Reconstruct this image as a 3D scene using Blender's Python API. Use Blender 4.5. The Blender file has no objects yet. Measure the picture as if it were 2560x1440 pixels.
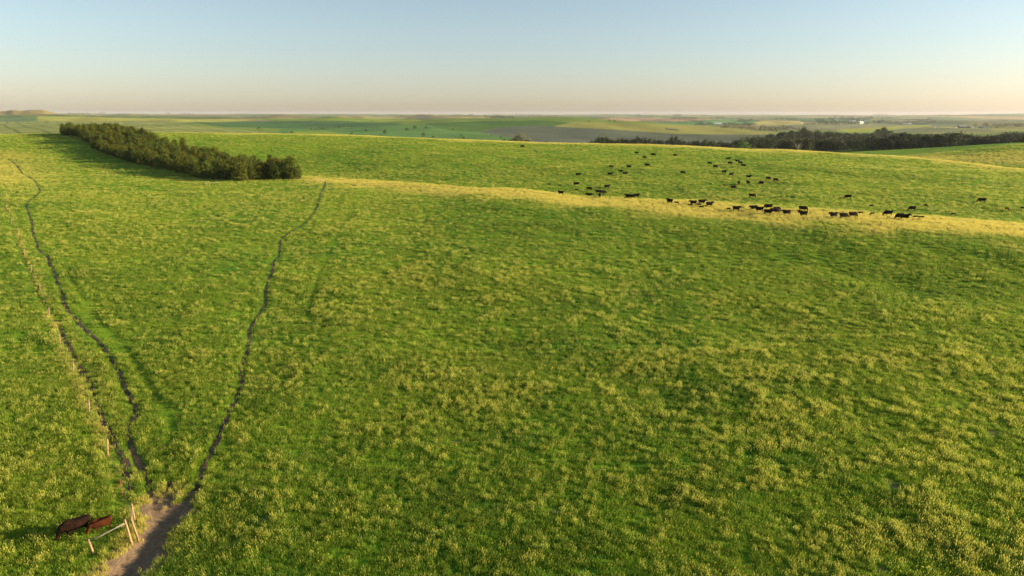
import bpy, bmesh, math, random
import numpy as np
from mathutils import Vector, Matrix
random.seed(7)
rng = np.random.default_rng(11)
R = math.radians
scene = bpy.context.scene
COL = scene.collection

# ------------------------------------------------------------------ camera
FPX = 1707.0                       # focal length in pixels of a 2560 px wide frame
PITCH = math.atan(435.0 / FPX)     # camera looks down by this much
cP, sP = math.cos(PITCH), math.sin(PITCH)
cam = bpy.data.cameras.new("camera"); cam_o = bpy.data.objects.new("camera", cam); COL.objects.link(cam_o)
cam.sensor_width = 36.0; cam.lens = 36.0 * FPX / 2560.0
cam.clip_start = 0.5; cam.clip_end = 60000
cam_o.location = (0, 0, 0); cam_o.rotation_euler = (math.pi / 2 - PITCH, 0, 0)
scene.camera = cam_o

# ------------------------------------------------------------------ sky, sun, exposure
SUN_EL, SUN_AZ = R(12), R(89)      # azimuth measured to the right of the view direction
world = bpy.data.worlds.new("World"); scene.world = world; world.use_nodes = True
wn, wl = world.node_tree.nodes, world.node_tree.links
wn.clear()
wo = wn.new("ShaderNodeOutputWorld"); bg = wn.new("ShaderNodeBackground")
sky = wn.new("ShaderNodeTexSky"); sky.sky_type = 'NISHITA'; sky.sun_disc = False
sky.sun_elevation = SUN_EL; sky.sun_rotation = SUN_AZ
sky.altitude = 500; sky.air_density = 1.0; sky.dust_density = 1.0; sky.ozone_density = 1.6
tc = wn.new("ShaderNodeTexCoord"); sx = wn.new("ShaderNodeSeparateXYZ"); mx = wn.new("ShaderNodeMath"); mx.operation = 'MAXIMUM'
mx.inputs[1].default_value = 0.004; cx = wn.new("ShaderNodeCombineXYZ")
wl.new(tc.outputs['Generated'], sx.inputs[0]); wl.new(sx.outputs[0], cx.inputs[0]); wl.new(sx.outputs[1], cx.inputs[1])
wl.new(sx.outputs[2], mx.inputs[0]); wl.new(mx.outputs[0], cx.inputs[2]); wl.new(cx.outputs[0], sky.inputs[0])
# the evening sky is paler and rosier low down than the model's
skr = wn.new("ShaderNodeValToRGB"); wl.new(sx.outputs[2], skr.inputs[0]); e_ = skr.color_ramp.elements
e_[0].position = 0.0; e_[0].color = (.79, .735, .82, 1); e_[1].position = .30; e_[1].color = (.78, .81, .735, 1)
k_ = e_.new(.10); k_.color = (.81, .815, .84, 1)
smx = wn.new("ShaderNodeMix"); smx.data_type = 'RGBA'; smx.blend_type = 'MULTIPLY'; smx.inputs[0].default_value = 1
wl.new(sky.outputs[0], smx.inputs[6]); wl.new(skr.outputs[0], smx.inputs[7])
hsv = wn.new('ShaderNodeHueSaturation'); hsv.inputs['Saturation'].default_value = .80; wl.new(smx.outputs[2], hsv.inputs['Color']); wl.new(hsv.outputs[0], bg.inputs[0]); bg.inputs[1].default_value = 0.082
wl.new(bg.outputs[0], wo.inputs[0])
sun = bpy.data.lights.new("sun", 'SUN'); sun.energy = 4.9; sun.angle = R(0.6); sun.color = (1.0, 0.76, 0.47)
sun_o = bpy.data.objects.new("sun", sun); COL.objects.link(sun_o)
sdir = Vector((math.sin(SUN_AZ) * math.cos(SUN_EL), math.cos(SUN_AZ) * math.cos(SUN_EL), math.sin(SUN_EL)))
sun_o.rotation_euler = sdir.to_track_quat('Z', 'Y').to_euler(); sun_o.location = (200, 50, 100)
vs = scene.view_settings
scene.display_settings.display_device = 'sRGB'
vs.view_transform = 'Standard'; vs.look = 'None'; vs.exposure = 1.45; vs.gamma = 1.0; vs.use_curve_mapping = False
scene.cycles.max_bounces = 6; scene.cycles.transparent_max_bounces = 8
scene.cycles.volume_bounces = 0

# ------------------------------------------------------------------ helpers
def tag(o, label=None, cat=None, group=None, kind=None):
    if label: o["label"] = label
    if cat: o["category"] = cat
    if group: o["group"] = group
    if kind: o["kind"] = kind
    return o

def link(name, me, parent=None, loc=None):
    o = bpy.data.objects.new(name, me); COL.objects.link(o)
    if parent is not None: o.parent = parent
    if loc is not None: o.location = loc
    return o

def empty(name, loc, rz=0.0):
    o = bpy.data.objects.new(name, None); COL.objects.link(o); o.empty_display_size = 0.3
    o.location = loc; o.rotation_euler = (0, 0, rz); return o

def np_mesh(name, V, loops, sizes, mat=None, smooth=False):
    me = bpy.data.meshes.new(name)
    V = np.asarray(V, dtype=np.float32); loops = np.asarray(loops, dtype=np.int32); sizes = np.asarray(sizes, dtype=np.int32)
    me.vertices.add(len(V)); me.vertices.foreach_set("co", V.ravel())
    me.loops.add(len(loops)); me.loops.foreach_set("vertex_index", loops)
    me.polygons.add(len(sizes))
    st = np.zeros(len(sizes), dtype=np.int32); st[1:] = np.cumsum(sizes)[:-1]
    me.polygons.foreach_set("loop_start", st); me.polygons.foreach_set("loop_total", sizes)
    if smooth: me.polygons.foreach_set("use_smooth", np.ones(len(sizes), dtype=bool))
    me.update(calc_edges=True)
    if mat: me.materials.append(mat)
    return me

def bm_mesh(name, bm, mat=None, smooth=False):
    me = bpy.data.meshes.new(name)
    bmesh.ops.recalc_face_normals(bm, faces=bm.faces)
    if smooth:
        for f in bm.faces: f.smooth = True
    bm.to_mesh(me); bm.free()
    if mat: me.materials.append(mat)
    return me

def _h(ix, iy, seed):
    h = (ix.astype(np.int64) * 374761393 + iy.astype(np.int64) * 668265263 + seed * 1442695041) & 0xFFFFFFFF
    h = ((h ^ (h >> 13)) * 1274126177) & 0xFFFFFFFF
    h = h ^ (h >> 16)
    return (h & 0xFFFFFF) / float(0xFFFFFF)

def vnoise(x, y, seed=0):
    xi, yi = np.floor(x), np.floor(y); fx, fy = x - xi, y - yi
    fx = fx * fx * fx * (fx * (fx * 6 - 15) + 10); fy = fy * fy * fy * (fy * (fy * 6 - 15) + 10)
    a, b = _h(xi, yi, seed), _h(xi + 1, yi, seed); c, d = _h(xi, yi + 1, seed), _h(xi + 1, yi + 1, seed)
    return (a + (b - a) * fx) * (1 - fy) + (c + (d - c) * fx) * fy

def fbm(x, y, oct=4, seed=0):
    s = 0; a = 0.5; t = 0
    for i in range(oct):
        ca, sa = math.cos(0.6 * i), math.sin(0.6 * i)
        s = s + a * vnoise((x * ca - y * sa) * 2 ** i + 17.3 * i, (x * sa + y * ca) * 2 ** i - 9.1 * i, seed + i); t += a; a *= 0.5
    return s / t        # 0..1

def sstep(a, b, x):
    t = np.clip((x - a) / (b - a), 0, 1); return t * t * (3 - 2 * t)

# a ray of the photograph's camera and the map back
def ray(px, py):
    a = (px - 1280.0) / FPX; b = (720.0 - py) / FPX
    return a, cP + b * sP, -sP + b * cP
def at_depth(px, py, Y):
    a, dy, dz = ray(px, py); t = Y / dy; return a * t, Y, dz * t
def proj(X, Y, Z):
    f = Y * cP - Z * sP; u = Y * sP + Z * cP
    f = np.where(f < 1e-3, 1e-3, f) if isinstance(f, np.ndarray) else max(f, 1e-3)
    return 1280 + FPX * X / f, 720 - FPX * u / f

# ------------------------------------------------------------------ the lie of the land
RAILS = [
 [(0, 475, 215), (500, 455, 245), (800, 452, 250), (1100, 487, 205), (1280, 500, 185), (1600, 527, 162), (2000, 557, 137), (2560, 604, 114)],
 [(0, 441, 262), (500, 442, 268), (760, 438, 280), (1000, 455, 240), (1280, 478, 212), (1560, 497, 190), (1830, 513, 172), (2000, 523, 160), (2250, 541, 148), (2560, 562, 135)],
 [(0, 424, 290), (500, 434, 282), (760, 438.5, 298), (1000, 456, 256), (1280, 479.5, 226), (1560, 498.5, 203), (1830, 514.5, 185), (2000, 524.5, 172), (2250, 542.5, 160), (2560, 563.5, 146)],
 [(0, 338, 450), (200, 335, 460), (400, 332, 470), (800, 336, 470), (1280, 357, 440), (1500, 360, 430), (1860, 374, 390), (2100, 384, 360), (2300, 396, 330), (2560, 433, 270)],
 [(0, 341, 560), (400, 337, 600), (800, 345, 600), (1280, 372, 600), (1700, 385, 600), (2000, 392, 540), (2300, 403, 410), (2560, 438, 320)],
 [(0, 330, 760), (400, 324, 800), (800, 334, 800), (1040, 348, 760), (1280, 358, 800), (1500, 366, 820), (1860, 382, 700), (2050, 384, 600), (2250, 376, 560), (2400, 366, 520), (2560, 355, 480)],
 [(0, 320, 1050), (400, 315, 1050), (800, 322, 1100), (1040, 326, 1050), (1280, 336, 1100), (1500, 345, 1050), (1860, 366, 950), (2100, 378, 820), (2300, 380, 720), (2560, 368, 660)],
 [(0, 311, 1500), (400, 306, 1500), (800, 313, 1500), (1100, 308, 1500), (1340, 302.5, 1450), (1500, 307, 1500), (1700, 316, 1500), (1900, 329, 1400), (2100, 342, 1300), (2300, 345, 1200), (2560, 338, 1150)],
 [(0, 304, 2100), (400, 303, 2100), (800, 302, 2100), (1100, 301, 2100), (1340, 306, 2000), (1500, 309, 2000), (1700, 318, 1950), (1900, 323, 2000), (2100, 327, 2000), (2560, 326, 1900)],
 [(0, 293, 3300), (400, 300, 3200), (800, 296, 3200), (1100, 298, 3200), (1340, 301, 3200), (1700, 306, 3200), (2100, 313, 3200), (2560, 315, 3200)],
 [(0, 278, 4800), (15, 278.5, 4800), (32, 274.5, 4800), (55, 278, 4800), (75, 276.6, 4800), (108, 277, 4800), (130, 283, 4800), (165, 290, 4800), (400, 294, 4800), (800, 292, 4800), (1340, 297, 4800), (1700, 299, 4800), (2100, 305, 4800), (2560, 307, 4800)],
 [(0, 286, 8000), (165, 288, 8000), (800, 289.5, 8000), (1340, 292, 8000), (2100, 296, 8000), (2560, 297, 8000)],
 [(0, 284, 13500), (165, 284.5, 13500), (800, 286, 13500), (1280, 288.5, 13500), (1700, 286.8, 13500), (2100, 288.5, 13500), (2350, 288.5, 13500), (2560, 285, 13500)],
]
NS, NT = 1150, 1260
S = np.linspace(-1.25, 1.25, NS)
Y0 = -30.0; RT = math.log((15500 + 60) / (Y0 + 60)) / (NT - 1)
YT = -60 + (Y0 + 60) * np.exp(RT * np.arange(NT))
def WY(Y): return np.sqrt(np.maximum(Y, 0) ** 2 + 60.0 ** 2)

def gauss(a, s, axis=0):
    n = int(3 * s) + 1; k = np.exp(-0.5 * (np.arange(-n, n + 1) / s) ** 2); k /= k.sum()
    p = np.pad(a, [(n, n) if i == axis else (0, 0) for i in range(a.ndim)], mode='edge')
    return np.apply_along_axis(lambda m: np.convolve(m, k, mode='valid'), axis, p)

def pchip(xk, yk, x):
    h = np.diff(xk); d = np.diff(yk) / h; m = np.zeros(len(xk))
    for i in range(1, len(xk) - 1):
        if d[i - 1] * d[i] > 0:
            w1, w2 = 2 * h[i] + h[i - 1], h[i] + 2 * h[i - 1]
            m[i] = (w1 + w2) / (w1 / d[i - 1] + w2 / d[i])
    m[-1] = d[-1]; m[0] = d[0]
    i = np.clip(np.searchsorted(xk, x) - 1, 0, len(xk) - 2); t = (x - xk[i]) / h[i]
    return ((2 * t**3 - 3 * t**2 + 1) * yk[i] + (t**3 - 2 * t**2 + t) * h[i] * m[i] + (-2 * t**3 + 3 * t**2) * yk[i + 1] + (t**3 - t**2) * h[i] * m[i + 1])

sr = S                                    # rails are functions of X/Y
rail_Y, rail_Z = [], []
for k, r in enumerate(RAILS):
    p = np.array([at_depth(*q) for q in r]); s = p[:, 0] / p[:, 1]
    yy = np.interp(sr, s, p[:, 1]); zz = np.interp(sr, s, p[:, 2])
    sg = 1.5 if k == 10 else 26
    rail_Y.append(gauss(yy, sg)); rail_Z.append(gauss(zz, sg))
rail_Y = np.array(rail_Y); rail_Z = np.array(rail_Z)
one = np.ones(NS)
zr = np.interp(sr, [-0.8, 0, 0.8], [-24.8, -24.7, -24.2])
heads_Y = np.array([-60 * one, 10 * one, 50 * one, 88 * one]); heads_Z = np.array([-25 * one, -25.0 * one, -25.0 * one, zr])
KY = np.vstack([heads_Y, rail_Y, 17000 * one[None]]); KZ = np.vstack([heads_Z, rail_Z, rail_Z[-1:] - 6])
# table in (X/Y, ln(Y+60)), then resampled on the fan-shaped grid
tab = np.zeros((NT, NS))
for j in range(NS):
    tab[:, j] = pchip(np.log(KY[:, j] + 70), KZ[:, j], np.log(YT + 70))
tab = gauss(tab, 2.0, 0)
XG = S[None, :] * WY(YT)[:, None]; YG = np.repeat(YT[:, None], NS, 1)
sq = np.clip(XG / np.maximum(YG, 60), -1.25, 1.25)
js = (sq + 1.25) / 2.5 * (NS - 1); j0 = np.clip(js.astype(int), 0, NS - 2); fj = js - j0
ii = np.arange(NT)[:, None]
ZG = tab[ii, j0] * (1 - fj) + tab[ii, j0 + 1] * fj
# hummocks: small near, broad swells far
nearw = 1 - sstep(420, 650, YG)
ZG += nearw * ((fbm(XG / 26, YG / 26, 3, 3) - .5) * 1.25 * sstep(20, 90, YG) + (fbm(XG / 7, YG / 7, 3, 9) - .5) * 0.42)
ZG += sstep(500, 800, YG) * (fbm(XG / 260, YG / 260, 3, 21) - .5) * 6.5 * (1 - .6 * sstep(.38, .5, XG / np.maximum(YG, 60)) * (1 - sstep(700, 1000, YG)))
ZG += sstep(950, 1700, YG) * (fbm(XG / 620, YG / 850, 3, 41) - .5) * 26 * (1 - sstep(6000, 9000, YG))
ZG += sstep(750, 1300, YG) * (fbm(XG / 230 + YG / 900, YG / 620, 3, 43) - .5) * (11 + 14 * sstep(1500, 3500, YG)) * (1 - sstep(6000, 9500, YG))
farw = sstep(1200, 2600, YG)
SG = XG / np.maximum(YG, 60)
ZG += farw * YG / FPX * (fbm(SG * 11, np.log(np.maximum(YG, 60)) * 9, 4, 33) - .5) * 12 * (1 - sstep(7000, 12000, YG) * .55)
ZG += sstep(9000, 13000, YG) * YG / FPX * (fbm(SG * 60, YG / 9000, 2, 35) - .5) * 1.4

def h(X, Y):
    X = np.asarray(X, float); Y = np.asarray(Y, float)
    t = np.log((Y + 60) / (Y0 + 60)) / RT; t = np.clip(t, 0, NT - 1.001)
    s = np.clip((X / WY(Y) + 1.25) / 2.5 * (NS - 1), 0, NS - 1.001)
    i = t.astype(int); j = s.astype(int)
    ft = (Y - YT[i]) / (YT[i + 1] - YT[i]); ft = np.clip(ft, 0, 1); fs = s - j
    return (ZG[i, j] * (1 - fs) + ZG[i, j + 1] * fs) * (1 - ft) + (ZG[i + 1, j] * (1 - fs) + ZG[i + 1, j + 1] * fs) * ft

RY = np.exp(np.linspace(math.log(25), math.log(14500), 5000))
def ground(px, py, ymin=25):
    """where the ray of that pixel first meets the land"""
    a, dy, dz = ray(px, py); Y = RY[RY >= ymin]; t = Y / dy
    d = t * dz - h(a * t, Y)
    w = np.nonzero(d < 0)[0]
    if len(w) == 0 or w[0] == 0: k = len(Y) - 1 if len(w) == 0 else 0; f = 0
    else: k = w[0] - 1; f = d[k] / (d[k] - d[k + 1])
    y = Y[k] + (Y[min(k + 1, len(Y) - 1)] - Y[k]) * f
    return a * y / dy, y, float(h(a * y / dy, y))
def col_x(px, Y):                                  # X of the column px at depth Y
    X = (px - 1280) / FPX * Y
    for _ in range(3): X = (px - 1280) / FPX * (Y * cP - float(h(X, Y)) * sP)
    return X

# ------------------------------------------------------------------ trails and bare ground (world polylines)
def poly(pts, smooth=3):
    P = np.array([ground(*p)[:2] for p in pts])
    # Catmull-Rom
    out = []
    for i in range(len(P) - 1):
        p0, p1, p2, p3 = P[max(i - 1, 0)], P[i], P[i + 1], P[min(i + 2, len(P) - 1)]
        n = max(2, int(np.linalg.norm(p2 - p1) / 0.5))
        for t in np.linspace(0, 1, n, endpoint=False):
            out.append(0.5 * ((2 * p1) + (-p0 + p2) * t + (2 * p0 - 5 * p1 + 4 * p2 - p3) * t**2 + (-p0 + 3 * p1 - 3 * p2 + p3) * t**3))
    out.append(P[-1]); return np.array(out)
T1 = [(20, 398), (40, 412), (52, 428), (80, 448), (95, 465), (100, 480), (88, 492), (70, 508), (68, 522), (78, 550), (82, 578), (92, 610), (98, 625), (115, 640), (128, 665), (145, 705), (158, 745), (165, 770), (190, 800), (215, 825), (240, 850), (262, 873), (280, 900), (300, 940), (320, 985), (338, 1020), (338, 1040), (325, 1065), (322, 1090), (335, 1125), (350, 1160), (368, 1195), (380, 1235), (392, 1290), (390, 1320)]
T2 = [(142, 800), (156, 830), (165, 850), (180, 880), (198, 915), (215, 945), (235, 985), (250, 1030), (268, 1070), (285, 1100), (300, 1130), (315, 1165), (326, 1200), (330, 1225)]
T3 = [(814, 455), (812, 464), (804, 478), (800, 490), (797, 505), (786, 530), (775, 545), (755, 564), (735, 575), (715, 588), (703, 600), (700, 620), (698, 640), (685, 660), (680, 680), (668, 715), (664, 740), (665, 757), (650, 785), (632, 812), (625, 840), (625, 860), (610, 900), (603, 930), (603, 965), (590, 1000), (570, 1040), (550, 1090), (530, 1130), (515, 1160), (500, 1200), (482, 1240), (455, 1278), (430, 1300)]
T4 = [(420, 1205), (421, 1235), (424, 1260), (425, 1295)]
P1, P2, P3, P4 = poly(T1), poly(T2), poly(T3), poly(T4)
RAW = [P1, P2, P3, P4]
FLINE = poly([(328, 1290), (304, 1235), (269, 1138), (248, 1085), (223, 1031), (204, 986), (183, 931), (150, 860), (134, 821), (122, 790), (100, 729), (78, 682), (61, 640), (45, 596), (29, 560), (17, 526), (4, 494)])
FL2 = poly([(10, 490), (45, 590), (88, 700), (128, 785), (180, 850), (228, 930), (262, 1020), (298, 1105), (338, 1195)])
FAINT = [poly([(180, 700), (240, 790), (300, 880)]), poly([(165, 770), (215, 810), (262, 845)]), poly([(2, 480), (12, 520), (30, 570), (50, 625), (80, 700), (105, 755), (142, 800)]), poly([(232, 915), (212, 918)]),
         poly([(272, 1135), (285, 1180), (298, 1225), (308, 1275)]), poly([(190, 760), (300, 850), (360, 940), (410, 1020), (440, 1080)]),
         poly([(920, 470), (860, 560), (800, 690), (770, 800)]), poly([(420, 1010), (437, 1070)])]
HOLLOW = np.array([ground(*p)[:2] for p in [(372, 1290), (377, 1248), (388, 1246), (404, 1272), (416, 1270), (418, 1236), (427, 1236), (433, 1268), (450, 1262), (478, 1234), (487, 1240), (466, 1280), (442, 1310), (420, 1345), (408, 1375), (370, 1405), (345, 1436)]] +
                  [at[:2] for at in [ground(318, 1500), ground(260, 1560), ground(150, 1560), ground(200, 1480)]] +
                  [ground(*p)[:2] for p in [(262, 1430), (300, 1396), (335, 1362), (352, 1340), (372, 1312)]])
BARE = [((668, 1297), 0.55), ((1790, 1298), 0.4), ((1492, 1328), 0.4), ((1525, 968), 0.5), ((1145, 1105), 0.6), ((1090, 1150), .4), ((830, 1195), .3),
        ((2200, 1420), .4), ((1395, 1280), .5), ((2480, 1080), .5), ((1220, 990), .4), ((2240, 1215), .5), ((1000, 1190), .3), ((1815, 1010), .3),
        ((1960, 1180), .35), ((900, 1345), .35), ((1290, 870), .5), ((1690, 1120), .35), ((2330, 905), .5), ((1030, 1360), .3), ((1760, 1165), .35)]

def seg_dist(P, Q):
    """distance of points P to the polyline Q, via its densified vertices"""
    d = np.full(len(P), 1e9)
    for a in range(0, len(Q), 64):
        q = Q[a:a + 64]
        d = np.minimum(d, np.sqrt(((P[:, None, :] - q[None]) ** 2).sum(-1)).min(1))
    return d
def inside(P, poly_):
    r = np.zeros(len(P), bool); n = len(poly_)
    for i in range(n):
        x1, y1 = poly_[i]; x2, y2 = poly_[(i + 1) % n]
        if y1 == y2: continue
        c = ((y1 > P[:, 1]) != (y2 > P[:, 1])) & (P[:, 0] < (x2 - x1) * (P[:, 1] - y1) / (y2 - y1) + x1); r ^= c
    return r
def poly_sdf(P, poly_):
    d = np.full(len(P), 1e9); n = len(poly_)
    for i in range(n):
        a = poly_[i]; b = poly_[(i + 1) % n]; ab = b - a
        t = np.clip(((P - a) @ ab) / (ab @ ab), 0, 1); d = np.minimum(d, np.linalg.norm(P - (a + t[:, None] * ab), axis=1))
    return np.where(inside(P, poly_), -d, d)

def bare_mask(P):
    """0 grass .. 1 bare ground, and how thick the grass stands"""
    d = poly_sdf(P, HOLLOW) + (fbm(P[:, 0] / 1.1, P[:, 1] / 1.1, 3, 50) - .5) * 1.5
    m = 1 - sstep(-0.35, 0.55, d)
    for (px, r) in BARE_W: 
        dd = np.hypot(P[:, 0] - px[0], P[:, 1] - px[1]) / r + (fbm(P[:, 0] / .5, P[:, 1] / .5, 2, 51) - .5) * 1.2
        m = np.maximum(m, .72 * (1 - sstep(0.4, 1.1, dd)))
    return m
BARE_W = [(ground(*p)[:2], r) for p, r in BARE]

P1, P2, P3, P4 = [q[poly_sdf(q, HOLLOW) > .1] for q in RAW]
# sink the trodden hollow and the trails' beds into the grid
sel = (YG < 75) & (YG > 15) & (XG < 0)
Ps = np.c_[XG[sel], YG[sel]]
dh = poly_sdf(Ps, HOLLOW)
ZG[sel] -= (1 - sstep(-1.5, 0.5, dh)) * 0.42 + (1 - sstep(-.3, .3, dh)) * (fbm(XG[sel] / .5, YG[sel] / .5, 2, 90) - .5) * .10
DIRT = np.zeros_like(ZG)
sel2 = (YG < 260) & (YG > 15)
Ps2 = np.c_[XG[sel2], YG[sel2]]
DIRT[sel2] = np.maximum(bare_mask(Ps2), 1 - sstep(.3, 1.3, poly_sdf(Ps2, HOLLOW)))

# ------------------------------------------------------------------ colours of the fields
PXG, PYG = proj(XG, YG, ZG)
FIELD = np.zeros((NT, NS, 3)); TRAM = np.zeros((NT, NS))
def C(r, g, b): return np.array([r, g, b])
# square-mile patchwork beyond the near valley
u = XG * 0.97 + YG * 0.24; v = YG * 0.97 - XG * 0.24
iu = np.floor(u / 420 + .25 * (fbm(u / 3000, v / 3000, 2, 8) - .5)); iv = np.floor(v / 800)
pick = _h(iu, iv, 77)
pal = [C(.10, .15, .05), C(.13, .19, .06), C(.19, .21, .09), C(.11, .17, .08), C(.22, .22, .10), C(.13, .16, .09), C(.16, .16, .09), C(.09, .14, .06)]
for i, c in enumerate(pal): FIELD[(pick >= i / 8) & (pick <= (i + 1) / 8)] = c
base = C(.12, .19, .05)
wfar = sstep(1700, 2300, YG)[..., None]
FIELD = FIELD * wfar + base * (1 - wfar)
def field(pts, col, tram=0, ymin=520, ymax=1e9):
    P = np.c_[PXG.ravel(), PYG.ravel()]; q = np.array(pts, float)
    m = (P[:, 0] >= q[:, 0].min()) & (P[:, 0] <= q[:, 0].max()) & (P[:, 1] >= q[:, 1].min()) & (P[:, 1] <= q[:, 1].max()) & (YG.ravel() > ymin) & (YG.ravel() < ymax)
    idx = np.nonzero(m)[0]; idx = idx[inside(P[idx], q)]
    FIELD.reshape(-1, 3)[idx] = col
    TRAM.ravel()[idx] = tram
L = -900; RR = 3600
field([(L, 296), (95, 298), (330, 302), (470, 312), (720, 336), (400, 345), (L, 350)], C(.19, .235, .085), 1)
field([(L, 290), (93, 291), (93, 304), (L, 306)], C(.10, .17, .085), .3)
field([(92, 290), (330, 295), (640, 299), (560, 306), (330, 302), (92, 303)], C(.25, .28, .07))
field([(L, 336.5), (50, 336.5), (60, 339), (0, 345), (L, 350)], C(.30, .24, .14))
field([(480, 306), (700, 303), (880, 303), (1000, 309), (1010, 314), (880, 318), (760, 322), (560, 318)], C(.055, .13, .05))
field([(620, 297), (850, 295), (1040, 298), (1060, 303), (880, 303), (700, 303)], C(.15, .22, .04))
field([(700, 322), (860, 320), (1020, 312), (1150, 314), (1230, 330), (1300, 352), (1300, 380), (700, 350)], C(.075, .165, .055))
field([(720, 328), (820, 328), (900, 342), (760, 342)], C(.15, .23, .04))
field([(1060, 309), (1200, 303), (1340, 301), (1430, 306), (1410, 317), (1340, 314), (1250, 318), (1190, 330), (1120, 326)], C(.06, .13, .035))  # green crest front, darkened: the mound's shaded side is put into this colour
field([(1195, 331), (1250, 318), (1340, 313.5), (1400, 316), (1560, 326), (1700, 336), (1830, 336), (1930, 336), (1960, 350), (1860, 372), (1500, 375), (1340, 362), (1290, 346)], C(.080, .105, .085))
field([(1385, 316), (1430, 305), (1560, 308), (1700, 311), (1800, 314), (1960, 331), (1900, 337), (1700, 335), (1560, 325)], C(.19, .21, .07), .25)
field([(1490, 297), (1580, 294), (1700, 296), (1790, 298), (1690, 304), (1560, 303)], C(.30, .21, .15), ymin=1500)
field([(1590, 304), (1700, 303), (1850, 299), (1960, 302), (1800, 313), (1640, 311)], C(.085, .19, .085), ymin=1500)
field([(1900, 301), (2000, 302), (2010, 312), (1880, 313)], C(.30, .29, .12), ymin=1500)
field([(2000, 296), (2100, 296), (2110, 304), (1980, 302)], C(.08, .17, .07), ymin=1500)
field([(1880, 314), (2200, 309), (2280, 312), (2200, 325), (1960, 322)], C(.17, .19, .12), .2, ymin=1500)
field([(2090, 324), (2180, 318), (2330, 312), (2320, 318), (2200, 328), (2120, 332)], C(.22, .27, .05), ymin=1300)
field([(2240, 289), (2420, 290), (2560, 293), (RR, 296), (RR, 300), (2560, 299), (2400, 294)], C(.34, .28, .13), ymin=1500)
field([(2300, 318), (2560, 316), (RR, 315), (RR, 330), (2560, 328), (2440, 336), (2300, 334)], C(.19, .22, .08), ymin=1000)
field([(2260, 320), (2480, 322), (2480, 330), (2200, 332)], C(.13, .17, .095), ymin=1000)
hills = (YG > 3900) & (YG < 6000) & (PXG < 175) & (PYG < 291)
FIELD[hills] = C(.20, .18, .07)
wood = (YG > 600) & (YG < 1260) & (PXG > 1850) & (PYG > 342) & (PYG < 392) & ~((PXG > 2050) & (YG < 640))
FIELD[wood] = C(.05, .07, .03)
FIELD = np.stack([gauss(gauss(FIELD[..., k], .7, 0), .7, 1) for k in range(3)], -1)

# pasture: yellow seeding grass on ridge tops, with low sunlight put into its colour
r0Y = np.interp(SG.ravel(), S, rail_Y[0]).reshape(SG.shape); r1Y = np.interp(SG.ravel(), S, rail_Y[1]).reshape(SG.shape); rcY = np.interp(SG.ravel(), S, rail_Y[3]).reshape(SG.shape)
r5Y = np.interp(SG.ravel(), S, rail_Y[5]).reshape(SG.shape)
def ripe_glow(X, Y):
    s = X / np.maximum(Y, 60); a = np.interp(s, S, rail_Y[0]); b = np.interp(s, S, rail_Y[1]); c = np.interp(s, S, rail_Y[3]); d = np.interp(s, S, rail_Y[5])
    w = sstep(-0.33, -0.27, s)
    n = (fbm(X / 9, Y / 9, 3, 61) - .5)
    band = sstep(a * .93, a * 1.06, Y + n * 24) * (1 - sstep(b * .995, b * 1.02, Y + n * 8)) * w
    crest = sstep(c * .95, c * 1.01, Y + n * 30) * (1 - sstep(c * 1.08, c * 1.15, Y)) * sstep(-0.5, -0.3, s) * .8
    hill3 = sstep(0.42, 0.5, s) * sstep(c * 1.25, c * 1.4, Y) * (1 - sstep(d * .80, d * .92, Y)) * .75
    left = (1 - sstep(-0.75, -0.62, s)) * sstep(190, 260, Y) * (1 - sstep(330, 380, Y)) * .55
    return np.clip(np.maximum.reduce([band, crest, hill3, left]), 0, 1)
RIPE_LIT = ripe_glow(XG, YG)
PAST = 1 - sstep(1.0, 1.12, YG / np.maximum(rcY * 1.12, 1))
PAST = np.maximum(PAST, (SG > .40) * (YG < r5Y * 1.12))        # 1 on the pasture
FIELD[PAST > .5] = C(.10, .17, .03)

# ------------------------------------------------------------------ materials
def new_mat(name):
    m = bpy.data.materials.new(name); m.use_nodes = True; nt = m.node_tree
    b = nt.nodes.get("Principled BSDF"); b.inputs["Roughness"].default_value = 0.8
    b.inputs["Specular IOR Level"].default_value = 0.25
    return m, nt, b
def N(nt, typ, **k):
    n = nt.nodes.new(typ)
    for a, b in k.items(): setattr(n, a, b)
    return n
def mixc(nt, fac, a, b, mode='MIX'):
    n = nt.nodes.new("ShaderNodeMix"); n.data_type = 'RGBA'; n.blend_type = mode
    for sock, val in ((n.inputs[0], fac), (n.inputs[6], a), (n.inputs[7], b)):
        if hasattr(val, 'links') or hasattr(val, 'is_linked'): nt.links.new(val, sock)
        elif isinstance(val, (int, float)): sock.default_value = val
        else: sock.default_value = (*val, 1)
    return n.outputs[2]
def noise(nt, vec, scale, detail=3, rough=.55, dist=0):
    n = N(nt, "ShaderNodeTexNoise"); n.inputs["Scale"].default_value = scale; n.inputs["Detail"].default_value = detail
    n.inputs["Roughness"].default_value = rough; n.inputs["Distortion"].default_value = dist
    nt.links.new(vec, n.inputs["Vector"]); return n.outputs[0]
def ramp(nt, fac, a, b, ca=(0, 0, 0), cb=(1, 1, 1)):
    r = N(nt, "ShaderNodeValToRGB"); e = r.color_ramp.elements
    e[0].position = a; e[1].position = b; e[0].color = (*ca, 1); e[1].color = (*cb, 1)
    nt.links.new(fac, r.inputs[0]); return r.outputs[0]
def math_(nt, op, a, b=None):
    n = N(nt, "ShaderNodeMath", operation=op)
    for s, v in zip(n.inputs, (a, b)):
        if v is None: continue
        if isinstance(v, (int, float)): s.default_value = v
        else: nt.links.new(v, s)
    return n.outputs[0]
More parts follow.
